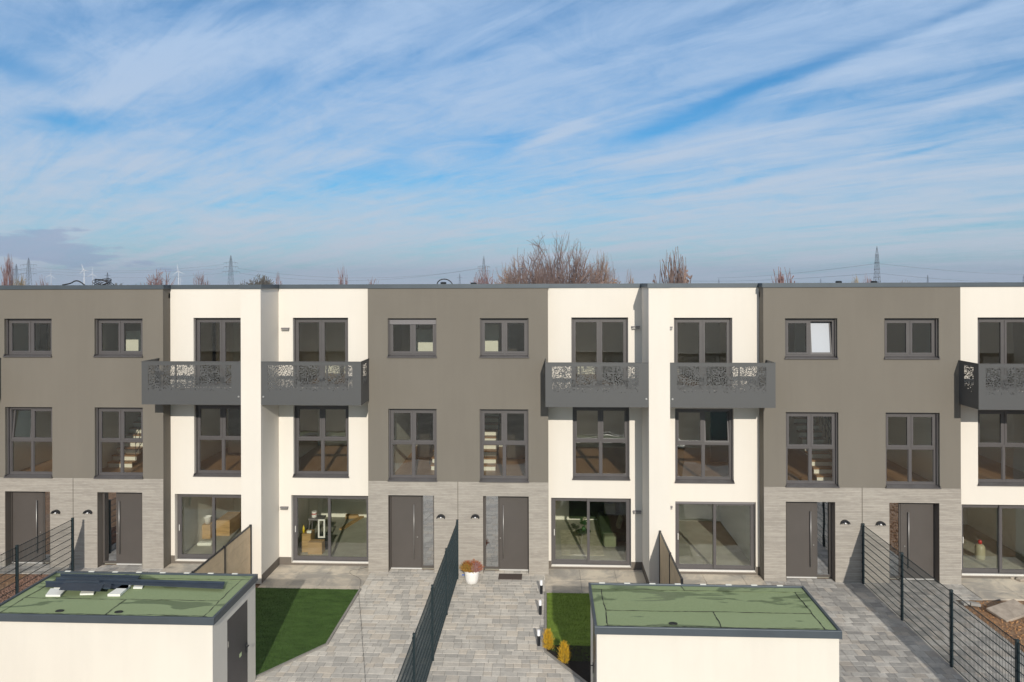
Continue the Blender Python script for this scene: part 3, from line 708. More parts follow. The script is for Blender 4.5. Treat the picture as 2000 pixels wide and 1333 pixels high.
DC = -.26
XF1 = (X(470, YF)+X(510.5, YF))/2
XF2 = (X(1267, YF-.13)+X(1309.5, YF-.13))/2
XJ0, XJ2, XJ4 = X(143, 0), X(894, 0), X(1683, DC)
XF0 = XJ0-(XF1-XJ0)*1.0-.3
XF3 = XJ4+(XJ4-XF2)
B = 5.69
u0 = house('house at the left end of the row with its taupe half cut by the frame', 0, 0, 143, -33, XF0, [(9, 101.5)], [(10, 102)], (10, 98), (-190, -86), (-190, -86), (-225, -50),
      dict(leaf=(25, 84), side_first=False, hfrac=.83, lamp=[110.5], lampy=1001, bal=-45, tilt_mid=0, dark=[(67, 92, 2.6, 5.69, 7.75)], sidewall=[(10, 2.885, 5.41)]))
u1 = house('house left of the left dividing wall, bucket on wooden crate behind its patio door', 0, 0, 143, 319, XF1, [(185, 279)], [(185, 279)], (190, 278), (378.5, 484), (379, 484), (341, 486),
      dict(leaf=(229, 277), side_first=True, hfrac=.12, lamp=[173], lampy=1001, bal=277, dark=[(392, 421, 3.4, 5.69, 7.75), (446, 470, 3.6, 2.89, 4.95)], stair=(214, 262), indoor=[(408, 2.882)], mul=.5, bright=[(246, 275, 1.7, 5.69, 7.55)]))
u2 = house('house right of the left dividing wall with a cardboard box behind its patio door', 0, 0, 894, 719, XF1, [(758, 853)], [(758.5, 853)], (758, 847.5), (572.5, 680.5), (573, 681), (568.5, 722),
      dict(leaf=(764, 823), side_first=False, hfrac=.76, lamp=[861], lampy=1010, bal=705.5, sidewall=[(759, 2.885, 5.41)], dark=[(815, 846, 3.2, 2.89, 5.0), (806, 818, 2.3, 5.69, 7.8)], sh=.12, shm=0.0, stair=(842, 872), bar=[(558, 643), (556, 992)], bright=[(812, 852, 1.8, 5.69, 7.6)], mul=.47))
u3 = house('furnished house left of the right dividing wall with a sofa behind its patio door', 0, 0, 894, 1071, XF2, [(938, 1033)], [(937, 1032)], (943, 1032.5), (1116.5, 1227.5), (1118.5, 1229.5), (1076, 1232),
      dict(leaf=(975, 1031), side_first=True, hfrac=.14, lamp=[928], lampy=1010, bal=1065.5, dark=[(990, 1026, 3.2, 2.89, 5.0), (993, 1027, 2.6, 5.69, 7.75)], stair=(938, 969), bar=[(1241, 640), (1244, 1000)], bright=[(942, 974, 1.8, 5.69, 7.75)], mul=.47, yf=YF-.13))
u4 = house('house right of the right dividing wall with a white pane in a tilted top window', 0, DC, 1683, 1491.5, XF2, [(1534, 1636)], [(1535, 1637.5)], (1534, 1630.7), (1317, 1431), (1318.5, 1433), (1318.5, 1476),
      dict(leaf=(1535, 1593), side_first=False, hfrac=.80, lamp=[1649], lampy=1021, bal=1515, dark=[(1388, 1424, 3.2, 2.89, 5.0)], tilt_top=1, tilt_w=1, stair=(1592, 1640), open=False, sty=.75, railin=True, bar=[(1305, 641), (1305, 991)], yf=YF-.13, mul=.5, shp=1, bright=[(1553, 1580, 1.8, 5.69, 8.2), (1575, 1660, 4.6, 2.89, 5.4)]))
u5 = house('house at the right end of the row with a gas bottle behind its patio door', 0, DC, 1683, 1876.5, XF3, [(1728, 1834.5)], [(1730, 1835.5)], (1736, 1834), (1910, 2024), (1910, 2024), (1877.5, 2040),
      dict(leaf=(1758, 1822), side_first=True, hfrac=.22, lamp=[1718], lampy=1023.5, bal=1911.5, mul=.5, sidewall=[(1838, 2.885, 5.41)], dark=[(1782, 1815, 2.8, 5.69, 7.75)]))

# ---------------------------------------------------------------- ground surfaces
XL_B = G(702.5, 1152).x; YP_B = G(600, 1151).y
XFC = X(893, -.5, 1080)
paving(X(400, -8, 1200)-1.2, XFC, -14, .27, M_['stone'], 'light grey pavers left of the middle fence')
slabs(XF1+.31, XL_B+.02, YP_B, YR+.17, 'stained grey patio slabs of the house right of the left dividing wall')
XA = G(502, 1322).x
cn = G(631, 1261); tr = G(702.5, 1152)
XW = G(478, 1151).x
lb = [(XW, YP_B-.01), (XL_B, YP_B-.01), (XL_B, cn.y), (XA, G(502, 1322).y), (XW, G(502, 1322).y)]
lawn(lb, (.036, .070, .018), (.076, .140, .036), 'dark green lawn right of the left shed')
kerb([(XL_B+.03, YP_B), (XL_B+.03, cn.y), (XA, G(502, 1326).y), (XA-.6, G(502, 1326).y-.27)])
XL_C = G(1065.5, 1159).x; YP_C = G(1110, 1160).y
paving(XFC, XL_C, G(1059, 1274).y, .27, M_['stone'], 'light grey pavers between the middle fence and the right lawn')
paving(XFC, X(1491.5, DC), -14, G(1059, 1274).y, M_['stone'], 'light grey pavers running under the edge of the right shed')
slabs(XL_C-.02, XF2-.31, YP_C, YR+.17, 'beige patio slabs of the furnished house', 1.1, 1.1)
c0 = G(1059, 1274); c1 = G(1137, 1333); sl = (c1.y-c0.y)/(c1.x-c0.x); XS = G(1158, 1300).x+1.3
lx = XL_C+.04
lawn([(lx, YP_C-.01), (XS, YP_C-.01), (XS, G(1110, 1294).y), (G(1112, 1294).x, G(1110, 1294).y), (G(1076, 1272).x, G(1076, 1272).y), (lx, G(1062, 1262).y)], (.11, .165, .03), (.19, .28, .05), 'bright green lawn beside the right shed', 24000)
bed = [(lx, G(1062, 1262).y), (XS, G(1062, 1262).y), (XS, c0.y+(XS-c0.x)*sl), (lx, c0.y)]
tag(MB().prism(bed, -.02, .026).build('flower_bed', M_['soil']), 'black mulch bed at the foot of the bright lawn', 'flower bed', kind='structure')
kerb([(XL_C, YP_C), (XL_C, c0.y-.02), (XS, c0.y+(XS-c0.x)*sl-.04)])
paving(G(1075, 1300).x+.6, XS+.2, c0.y+(XS-c0.x)*sl-6, c0.y+.0-2.2, M_['stone'], 'pavers in front of the right shed') if 0 else None
XD = X(1491.5, DC)
slabs(XF2+.31, XD, G(1400, 1185).y, YR+DC+.17, 'patio slabs behind the right shed', 1.2, 1.2)
XE5 = X(1876.5, DC)
paving(XD, XJ4, -14, DC+.27, M_['stone2'], 'grey pavers left of the right fence')
XPE = G(2000, 1276).x
paving(XPE+.002, XE5-.002, G(1876, 1172).y, DC+.27, M_['stone2'], 'short strip of pavers before the right corner of the taupe wall')
paving(XJ4, XPE, -14, DC+.27, M_['stone2'], 'grey pavers right of the right fence')
slabs(XE5, XF3-.3, G(1950, 1172).y, YR+DC+.17, 'dusty patio slabs at the right end', 1.2, 1.2)
XEA = X(319, 0)
paving(XJ0, XEA, -5, .27, M_['stone2'], 'pavers in front of the door behind the left shed')
slabs(XEA, XF1-.31, -2.2, YR+.17, 'sandy beige patio slabs behind the left shed', 1.2, 1.2)
paving(X(-33, 0), XJ0, -.55, .27, M_['stone2'], 'strip of pavers at the door on the far left')

# rubble and loose earth: gravel left, clods right
def gravel(x0, x1, y0, y1, n, m, label, smin=.01, smax=.04):
    mb = MB()
    for _ in range(n):
        x, y = random.uniform(x0, x1), random.uniform(y0, y1); s = random.uniform(smin, smax)
        rm = Matrix.Rotation(random.random()*6, 3, 'Z') @ Matrix.Rotation(random.random()*2, 3, 'X')
        mb.add([rm @ Vector(v)*s+Vector((x, y, -.02+s*.3)) for v in ((1, 0, 0), (0, .8, 0), (-1, .1, 0), (0, -.9, 0), (.1, 0, .7), (0, .1, -.7))],
               [(0, 1, 4), (1, 2, 4), (2, 3, 4), (3, 0, 4), (1, 0, 5), (2, 1, 5), (3, 2, 5), (0, 3, 5)])
    tag(mb.build('gravel', m), label, 'gravel', kind='stuff')
gravel(X(-60, -3), XJ0, -6, -.6, 6500, mat('reddish gravel', (.34, .20, .15), .9, col2=(.16, .09, .06), vs=18), 'reddish gravel and earth left of the left fence', .01, .045)
gravel(XPE+.03, XE5+7, -9, G(1950, 1172).y-.03, 7000, mat('orange clods', (.52, .29, .13), .95, col2=(.36, .19, .09), vs=10), 'orange earth clods right of the right pavers', .008, .035)

# ---------------------------------------------------------------- fences
def mesh_fence(x, ys, label, hgt=1.8, group='green wire mesh fences'):
    par = empty('wire_fence', (x, ys[0], 0), label, 'fence', group)
    for y in ys:
        p = MB().box(x-.03, x+.03, y-.03, y+.03, -.02, hgt+.02).build('post', M_['fence'], par, bevel=.004)
        for k in range(7): MB().box(x-.045, x-.0305, y-.02, y+.02, .1+k*.27, .14+k*.27).build('clamp', M_['fence'], p)
        MB().box(x-.033, x+.033, y-.033, y+.033, hgt+.021, hgt+.04).build('cap', M_['fence'], p)
    for a, b in zip(ys, ys[1:]):
        mb = MB(); y0, y1 = b+.035, a-.035; n = int((y1-y0)/.05)
        for k in range(n+1):
            y = y0+(y1-y0)*k/n; mb.box(x-.003, x+.003, y-.003, y+.003, .05, hgt)
        for k in range(10):
            z = .06+(hgt-.07)*k/9
            mb.box(x-.011, x-.0035, y0, y1, z-.005, z+.005); mb.box(x+.0035, x+.011, y0, y1, z-.005, z+.005)
        mb.build('mesh_panel', M_['fence'], par)
    return par
mesh_fence(XFC, [-.45, -2.95, -5.45, -7.95, -10.45], 'wire mesh fence in the middle of the picture beside the potted heather')
mesh_fence(XJ4, [-.35, -2.80, -5.25, -7.72, -10.2], 'wire mesh fence right of the right shed casting a shadow on the pavers')
mesh_fence(X(142, -.7, 1060), [-.70, -3.15, -5.6], 'wire mesh fence at the far left behind the left shed')

def screen(x, ys, label, hgt=1.8):
    par = empty('privacy_screen', (x, ys[0], 0), label, 'privacy screen', 'brown privacy screens')
    for y in ys: MB().box(x-.03, x+.03, y-.03, y+.03, -.02, hgt+.03).build('post', M_['dark'], par, bevel=.004)
    for a, b in zip(ys, ys[1:]):
        mb = MB(); y0, y1 = b+.032, a-.032; z = .04
        while z < hgt-.05: mb.box(x-.012, x+.012, y0, y1, z, z+.285); z += .29
        p = mb.build('board_panel', M_['screenp'], par)
        MB().box(x-.02, x+.02, y0, y1, z-.002, z+.035).build('rail', M_['dark'], p); MB().box(x-.02, x+.02, y0, y1, .01, .038).build('rail', M_['dark'], p)
screen(XF1, [-1.12, -2.95, -4.80], 'brown board privacy screen behind the left shed')
screen(XF2, [-1.22, -3.0, -4.75], 'brown board privacy screen behind the right shed')

# ---------------------------------------------------------------- sheds
def shed(label, bl, br, fr, fl, h, wall_side, door=None, seams=(), drains=()):
    """roof corners as (x, y) metres"""
    x0, x1, y0, y1 = (bl[0]+fl[0])/2, (br[0]+fr[0])/2, (fl[1]+fr[1])/2, (bl[1]+br[1])/2
    par = empty('garden_shed', ((x0+x1)/2, (y0+y1)/2, 0), label, 'shed', 'flat roofed garden sheds')
    o = .045; wx0, wx1, wy0, wy1 = x0+o, x1-o, y0+o, y1-o; t = .12
    mb = MB(); holes = [(door[0], door[1], -.01, door[2])] if door else []
    mb.box(wx0, wx1, wy0, wy0+t, 0, h-.13); mb.box(wx0, wx1, wy1-t, wy1, 0, h-.13)
    side = MB(); wall_holes(side, wy0+t, wy1-t, 0, h-.13, 0, t, holes if wall_side > 0 else [])
    mb.add([(wx1-v.y, v.x, v.z) for v in side.v], side.f)
    side = MB(); wall_holes(side, wy0+t, wy1-t, 0, h-.13, 0, t, holes if wall_side < 0 else [])
    mb.add([(wx0+v.y, v.x, v.z) for v in side.v], [f[::-1] for f in side.f])
    mb.build('wall', M_['shed'], par)
    c = MB(); w = .055; zb = h-.15
    c.box(x0, x1, y0, y0+w, zb, h); c.box(x0, x1, y1-w, y1, zb, h); c.box(x0, x0+w, y0+w, y1-w, zb, h); c.box(x1-w, x1, y0+w, y1-w, zb, h)
    c.build('coping', M_['coping'], par, bevel=.006)
    zr = h-.045
    roof = MB().box(x0+w, x1-w, y0+w, y1-w, zr-.1, zr)
    e = .22
    roof.box(x0+w+.001, x1-w-.001, y1-w-e, y1-w-.001, zr+.001, zr+.008); roof.box(x0+w+.001, x0+w+e, y0+w+.001, y1-w-e-.001, zr+.001, zr+.007)
    roof.box(x1-w-e, x1-w-.001, y0+w+.001, y1-w-e-.001, zr+.001, zr+.009); roof.box(x0+w+e+.001, x1-w-e-.001, y0+w+.001, y0+w+.10, zr+.001, zr+.006)
    ym = y0+w+(y1-y0)*.36
    roof.box(x0+w+e+.001, x0+(x1-x0)*.52, y0+w+.101, ym, zr+.001, zr+.004); roof.box(x0+(x1-x0)*.52+.004, x1-w-e-.001, y0+w+.101, ym, zr+.001, zr+.005)
    r = roof.build('roof', M_['felt'], par)
    s = MB()
    def seam(a, b, wd=.010):
        a, b = Vector((*a, 0)), Vector((*b, 0)); n = max(3, int((b-a).length/.07)); d = (b-a).normalized(); q = Vector((-d.y, d.x, 0)); off = 0; pts = []
        for i in range(n+1):
            off = off*.8+random.gauss(0, .006); ww = wd*random.uniform(.35, 1.3); p = a.lerp(b, i/n)+q*off
            pts.append((p-q*ww/2, p+q*ww/2))
        vs = [(v.x, v.y, zr+.0115) for pr in pts for v in pr]
        s.add(vs, [(2*i, 2*i+2, 2*i+3, 2*i+1) for i in range(n)])
    for a, b in (((x0+.1, y1-w-e), (x1-.1, y1-w-e)), ((x0+w+e, y0+.12), (x0+w+e, y1-w-e)), ((x1-w-e, y0+.12), (x1-w-e, y1-w-e)),
                 ((x0+w+e, ym), (x1-w-e, ym)), ((x0+(x1-x0)*.52, y0+.12), (x0+(x1-x0)*.52, ym)), ((x0+(x1-x0)*.44, y1-w-e), (x0+(x1-x0)*.43, y1-w)),
                 ((x0+w+e, y0+w+.1), (x1-w-e, y0+w+.1)), ((x0+w, y0+w+.02), (x0+w+e, y0+w+.1)), ((x1-w, y0+w+.02), (x1-w-e, y0+w+.1))): seam(a, b, .021)
    s.build('seam', M_['bitumen'], r)
    for q in drains:
        dx = x0+(x1-x0)*q; dy = y0+w+.22
        MB().lathe((dx, dy, zr+.012), [(.075, 0), (.07, .008), (.04, .006), (.01, -.001)], 18, 1.2, .8).build('roof_drain', M_['bitumen'], r)
    clips = MB()
    for k in range(8):
        xx = x0+(x1-x0)*(.05+.118*k); clips.box(xx, xx+.13, y1-w+.005, y1-.006, h+.001, h+.010)
    clips.build('coping_joint', M_['foam'], par)
    return par, (x0, x1, y0, y1)
HS = 2.45
xr_a = (G(505, 1121, HS).x+G(421, 1203, HS).x)/2
ya1, ya0 = G(300, 1118, HS).y, G(210, 1204, HS).y
yd1, yd0 = G(1360, 1141, HS).y, G(1400, 1229, HS).y
xdl, xdr = (G(1150, 1136, HS).x+G(1160, 1224, HS).x)/2, (G(1571, 1146, HS).x+G(1647, 1236, HS).x)/2
xla = (G(109.5, 1116, HS).x+G(0, 1178, HS).x)/2
da, db = WX(443.5, 1280, xr_a-.05).y, WX(483.5, 1280, xr_a-.05).y
shA, A_ = shed('cream garden shed at bottom left with metal sheets on its green roof', (xla, ya1), (xr_a, ya1), (xr_a, ya0), (xla, ya0), HS, 1, (min(da, db), max(da, db), 2.07), drains=(.30, .56))
print('shedA', A_, 'door', da, db)
shD, D_ = shed('cream garden shed at bottom right with a bare green roof', (xdl, yd1), (xdr, yd1), (xdr, yd0), (xdl, yd0), HS, -1, (yd0+.35, yd0+1.3, 2.07), drains=(.33,))
print('shedD', D_)
def shed_door(par, x, y0, y1, s):
    d = MB().box(x-.05*s, x, y0, y1, .02, 2.065).build('door', M_['profile'] if 0 else mat('anthracite door', (.045, .042, .05), .35, var=.2, vs=2), par)
    yh = y1-.08
    h = MB().box(x, x+.012*s, yh-.02, yh+.02, .92, 1.14)
    h.tube([(x+.01*s, yh, 1.08), (x+.06*s, yh, 1.08), (x+.065*s, yh-.12, 1.08)], .011, 8)
    h.build('handle', M_['dark'], d)
    MB().box(x+.001*s, x+.004*s, y0+(y1-y0)*.58, y0+(y1-y0)*.68, .98, 1.06).build('sticker', mat('pale sticker', (.5, .6, .35), .6), d)
    MB().box(x, x+.02*s, y0+.005, y0+.03, 1.5, 1.62).box(x, x+.02*s, y0+.005, y0+.03, .3, .42).build('hinge', M_['steel'], d)
shed_door(shA, A_[1]-.045, min(da, db)+.01, max(da, db)-.01, 1)
shed_door(shD, D_[0]+.045, yd0+.36, yd0+1.29, -1)

# pavers under and around the right shed
paving(XL_C+.02, XD, c0.y+(XS-c0.x)*sl-6.5, min(c1.y-1.2, D_[2]-.2), M_['stone'], 'pavers in front of the right shed') if 0 else None

# things lying on the left shed's roof
def roofquad(p4, z, th, name, m, label, cat, group=None, lip=0):
    P = [G(a, b, z) for a, b in p4]
    o = MB().prism([p[:2] for p in P], z, z+th)
    if lip: o.prism([P[0][:2], P[1][:2], (P[1][0], P[1][1]-.02), (P[0][0], P[0][1]-.02)], z+th+.0005, z+th+lip)
    return tag(o.build(name, m), label, cat, group)
ZR = HS-.036
gf_ = 'white foam blocks on the left shed roof'; gp_ = 'dark metal profiles on the left shed roof'
def zq(*a): return [(x/4, 1000+y/4) for x, y in a]
roofquad(zq((395, 612), (520, 612), (470, 664), (356, 664)), ZR, .04, 'foam_block', M_['foam'], 'leftmost and widest white foam block on the left shed roof', 'foam block', gf_)
roofquad(zq((640, 620), (742, 620), (730, 650), (624, 652)), ZR, .035, 'foam_block', M_['foam'], 'small white foam block in the middle below the sheet stack', 'foam block', gf_)
roofquad(zq((965, 580), (1030, 580), (938, 662), (840, 662)), ZR, .05, 'foam_block', M_['foam'], 'long slanted white foam block at the right end of the sheet stack', 'foam block', gf_)
roofquad(zq((1050, 585), (1120, 585), (1110, 602), (1040, 602)), ZR, .03, 'foam_block', M_['foam'], 'tiny white foam block under the long metal plank', 'foam block', gf_)
roofquad(zq((435, 586), (480, 586), (475, 604), (420, 604)), ZR, .03, 'foam_block', M_['foam'], 'small white foam block at the left end under the short sheet', 'foam block', gf_)
def profile(p4, z, th, label, lip=.05): return roofquad(p4, z, th, 'metal_profile', M_['profile'], label, 'metal sheet', gp_, lip)
profile(zq((475, 512), (1090, 527), (1080, 538), (470, 524)), ZR+.01, .06, 'rear dark folded metal profile on the left shed roof', .03)
profile(zq((440, 528), (1755, 562), (1740, 604), (430, 546)), ZR+.052, .012, 'longest dark metal plank on the left shed roof', .04)
profile(zq((358, 552), (1008, 572), (1000, 602), (355, 590)), ZR+.042, .008, 'short dark metal profile sticking out furthest left', .03)
profile(zq((495, 556), (815, 566), (780, 624), (460, 612)), ZR+.13, .006, 'wide tilted dark metal sheet on top of the stack', 0)
roofquad(zq((515, 538), (780, 544), (775, 554), (512, 548)), ZR+.118, .02, 'metal_profile', M_['profile'], 'narrow dark metal strip on the long plank', 'metal sheet', gp_)
roofquad(zq((810, 568), (870, 574), (862, 606), (800, 604)), ZR+.09, .03, 'metal_profile', M_['profile'], 'stub of dark profile right of the tilted sheet', 'metal sheet', gp_)

# ---------------------------------------------------------------- small garden things
pb = G(921.5, 1140)
pp = empty('potted_plant', (pb.x, pb.y, .012), 'white pot of red and purple heather by the middle fence', 'potted plant')
MB().lathe((pb.x, pb.y, .012), [(.13, 0), (.175, .03), (.205, .15), (.222, .30), (.228, .41), (.212, .41), (.20, .36), (.02, .35)], 32).build('pot', M_['pot'], pp, smooth=True)
def heather(cx, cy, z, par, m, a0, a1, R0, n):
    mb = MB()
    for _ in range(n):
        a = random.uniform(a0, a1); r = R0*math.sqrt(random.random())*.5; ph = random.uniform(.1, 1.15)
        d = Vector((math.cos(a)*math.sin(ph), math.sin(a)*math.sin(ph), math.cos(ph)))
        p = Vector((cx, cy, z))+Vector((math.cos(a), math.sin(a), 0))*r; L = random.uniform(.20, .32)
        q = p+d*L; mb.tube([p, (p+q)/2+Vector((0, 0, .02)), q], .005, 3, .002)
        for k in range(7):
            c = p.lerp(q, .35+.65*k/6); e = Vector((random.gauss(0, 1), random.gauss(0, 1), random.gauss(0, 1))).normalized()*.02
            f = e.orthogonal().normalized()*.008; mb.add([c-e, c+f, c+e, c-f], [(0, 1, 2, 3)])
    mb.build('foliage', m, par)
hm = [mat('orange heather', (.40, .14, .02), .8, col2=(.22, .20, .04), vs=25), mat('pink heather', (.40, .24, .22), .8, col2=(.22, .08, .07), vs=25), mat('red heather', (.33, .05, .02), .8, col2=(.40, .16, .03), vs=25)]
heather(pb.x, pb.y, .36, pp, hm[0], 2.4, 5.0, .30, 200); heather(pb.x+.03, pb.y-.02, .38, pp, hm[1], -1.6, .2, .26, 150); heather(pb.x, pb.y, .37, pp, hm[2], -.6, 2.8, .30, 180)

dm = G(973, 1133), G(1020, 1123)
tag(MB().box(dm[0].x, dm[1].x, dm[0].y, dm[1].y, .012, .03).build('doormat', M_['mat'], bevel=.005), 'brown doormat on the pavers before the furnished house', 'doormat')

bol = None
for (px, py, lb_) in ((1057.3, 1160.5, 'bollard light nearest the house'), (1055.2, 1201, 'middle one of the three bollard lights beside the bright lawn'), (1052.3, 1262, 'bollard light nearest the yellow conifers')):
    g = G(px, py)
    if bol is None:
        bol = empty('bollard_light', (g.x, g.y, .012), lb_, 'bollard light', 'bollard lights along the lawn edge')
        MB().lathe((g.x, g.y, .012), [(.042, 0), (.042, .245), (.03, .25)], 20).build('post', M_['dark'], bol)
        MB().lathe((g.x, g.y, .262), [(.041, 0), (.041, .13), (.036, .137), (.001, .138)], 20).build('lamp_head', M_['bulb'], bol, smooth=False)
        o = bol
    else: o = copy_tree(bol); o.location = (g.x, g.y, .012)
    o['label'] = lb_

def conifer(px, py, hgt, rad, label):
    g = G(px, py); par = empty('conifer', (g.x, g.y, .012), label, 'conifer', 'yellow dwarf conifers in the mulch bed')
    MB().tube([(g.x, g.y, .0), (g.x, g.y, hgt*.6)], .012, 6, .004).build('trunk', mat('bark', (.10, .06, .035), .9), par)
    mb = MB()
    for _ in range(400):
        t_ = random.random()**.8; z = .04+t_*hgt*.80; r = rad*(math.sin(min(1, (t_*.93+.12))*math.pi)**.7)*random.uniform(.25, 1)
        a = random.random()*6.283; p = Vector((g.x+r*math.cos(a), g.y+r*math.sin(a), z))
        up = Vector((math.cos(a)*.35*(1.2-t_), math.sin(a)*.35*(1.2-t_), 1)).normalized()
        for k in range(4):
            s = Vector((random.gauss(0, .018), random.gauss(0, .018), 0)); L = random.uniform(.04, .11)
            w = up.cross(Vector((random.gauss(0, 1), random.gauss(0, 1), .1))).normalized()*.0045
            mb.add([p+s-w, p+s+w, p+s*1.8+up*L*.7+w*.6, p+s*2+up*L], [(0, 1, 2, 3)])
    mb.build('foliage', mat('golden foliage', (.72, .43, .02), .7, col2=(.40, .28, .04), vs=14), par)
conifer(1070, 1272, .54, .115, 'left golden dwarf conifer beside the bollard light')
conifer(1102, 1299, .57, .115, 'right golden dwarf conifer on the black mulch')

cz = [(1025, 435), (960, 450), (900, 455), (888, 475), (915, 495), (950, 507), (980, 530), (978, 560), (962, 620), (965, 680), (975, 780), (985, 900), (990, 1000), (1000, 1130), (1010, 1250), (1015, 1333), (1020, 1420)]
pts = [G(460+a/4, 1000+b/4, .03) for a, b in cz]
def smooth_pts(p, it=2):
    for _ in range(it):
        q = [p[0]]
        for a, b in zip(p, p[1:]): q += [a.lerp(b, .25), a.lerp(b, .75)]
        p = q+[p[-1]]
    return p
tag(MB().tube(smooth_pts(pts), .0038, 5).build('cable', M_['cable']), 'thin dark cable running from the patio down the pavers', 'cable')
for (px, py, sx, sy, sz, rz, tilt, lbl) in ((1973, 1200, 1.0, .62, .07, .35, (.16, -.14), 'broad tilted stone slab on the orange earth'),
        (1887, 1181, .24, .16, .08, .1, (.05, 0), 'left loose paver at the edge of the orange earth'), (1904, 1183, .26, .16, .08, -.15, (0, .08), 'right loose paver at the edge of the orange earth')):
    g = G(px, py); rm = Matrix.Rotation(rz, 3, 'Z') @ Matrix.Rotation(tilt[0], 3, 'X') @ Matrix.Rotation(tilt[1], 3, 'Y')
    tag(MB().obox((g.x, g.y, sz/2+.06*(sx > .5)), sx, sy, sz, rm).build('stone_slab', M_['rock'] if sx > .5 else M_['stone2'], bevel=.012), lbl, 'stone slab', 'loose stones right of the pavers')
for k, (a, b, s, l) in enumerate([(1995, 1133, .16, 'dark lump on the patio at the right edge'), (1975, 1128, .12, 'brown brick piece on the right patio')]):
    g = G(a, b, .04)
    tag(MB().obox((g.x, g.y, .02+s*.25), s*1.8, s, s*.5, Matrix.Rotation(.4+k, 3, 'Z')).build('rubble', M_['rock'], bevel=.02), l, 'rubble')
g = G(906, 1125)
tag(MB().box(g.x-.06, g.x+.04, g.y-.01, g.y+.02, .012, .04).build('plant_tag', M_['blue'], bevel=.004), 'small blue tag beside the white pot', 'tag')

# ---------------------------------------------------------------- things in the rooms
Zf = .1
def fpt(px, py, z=Zf): return G(px, py, z)
g = fpt(597, 1079); CR = (g.x-.15, g.x+.17, g.y, g.y+.45)
tag(MB().box(*CR, Zf, Zf+.62).build('crate', M_['crate'], bevel=.004), 'upright plywood crate behind the left dividing wall patio door', 'crate')
tag(MB().box(g.x+.14, g.x+.62, g.y-.20, g.y-.02+.16, Zf, Zf+.40).build('cardboard_box', M_['cardboard'], bevel=.004), 'closed cardboard box on the floor before the plywood crate', 'box')
pc = empty('paint_can', (g.x+.10, g.y+.62, Zf+.0), 'white and red paint can on the grey work stool', 'paint can')
MB().lathe((g.x+.10, g.y+.62, Zf+1.0), [(.085, 0), (.085, .10), (.08, .10)], 20).lathe((g.x+.10, g.y+.62, Zf+1.13), [(.085, 0), (.085, .06), (.088, .065), (.001, .06)], 20).build('can', M_['pot'], pc)
MB().lathe((g.x+.10, g.y+.62, Zf+1.098), [(.086, 0), (.086, .034), (.001, .034)], 20).build('band', M_['red'], pc)
st = empty('work_stool', (g.x+.15, g.y+.6, Zf), 'grey folding work stool with splayed legs behind the crate', 'stool')
MB().box(g.x-.05, g.x+.45, g.y+.42, g.y+.85, Zf+.94, Zf+.995).build('top', M_['shutter'], st)
for a in (-.1, .5):
    for b in (.36, .9): MB().tube([(g.x+a, g.y+b, Zf), (g.x+.05+a*.5, g.y+.62+(b-.63)*.5, Zf+.94)], .018, 6).build('leg', M_['shutter'], st)
bt = (g.x-.10, g.y+.1, Zf+.62)
tag(MB().lathe(bt, [(.035, 0), (.04, .12), (.035, .18), (.012, .23), (.012, .27)], 14).build('bottle', M_['yellow'], smooth=True), 'yellow plastic bottle standing on the plywood crate', 'bottle')
tag(MB().box(g.x+.02, g.x+.17, g.y+.05, g.y+.15, Zf+.621, Zf+.70).build('paper_roll', M_['foam'], bevel=.01), 'white packet lying on the plywood crate', 'packet')
fr_ = MB(); ring(fr_, g.x+.36, g.x+.60, Zf+.42, Zf+1.05, g.y+.2, g.y+.24, .05)
tag(fr_.build('white_frame', M_['pot']), 'white frame leaning behind the cardboard box', 'frame')
tag(MB().box(g.x+.33, g.x+.72, g.y+.25, g.y+.6, Zf, Zf+.45).box(g.x+.30, g.x+.75, g.y+.22, g.y+.62, Zf+.451, Zf+.50).build('tool_case', M_['dark'], bevel=.01), 'black tool case behind the cardboard box', 'case')
g = fpt(700, 1015)
tag(MB().obox((g.x, g.y, Zf+.03), .16, 2.6, .05, Matrix.Rotation(-.25, 3, 'Z')).build('timber_batten', M_['crate']), 'timber batten on the floor deep in the room', 'batten')
tag(MB().obox((g.x-.3, g.y+.2, Zf+.06), .5, .3, .12, Matrix.Rotation(.25, 3, 'Z')).build('rubbish_pile', M_['cardboard'], bevel=.03), 'small heap of brown offcuts beside the batten', 'offcuts')
# left neighbour
g = fpt(400, 1053)
tag(MB().box(g.x-.2, g.x+.2, g.y, g.y+.4, Zf, Zf+.5).build('crate', M_['crate'], bevel=.004), 'small wooden crate carrying the bucket', 'crate')
tag(MB().box(g.x+.24, g.x+.75, g.y+.35, g.y+1.4, Zf, Zf+.55).build('crate', M_['crate'], bevel=.004), 'long wooden crate right of the bucket', 'crate')
tag(MB().lathe((g.x+.02, g.y+.2, Zf+.5), [(.10, 0), (.13, .24), (.135, .25), (.12, .25), (.095, .03), (.001, .03)], 20).build('bucket', M_['pot'], smooth=True), 'white paint bucket on the small wooden crate', 'bucket')
gb = fpt(400, 1066)
tag(MB().obox((gb.x, gb.y+.05, Zf+.06), .5, .26, .12, Matrix.Rotation(.08, 3, 'Z')).build('paper_sack', M_['foam'], bevel=.04), 'white paper sack on the floor before the crate', 'sack')
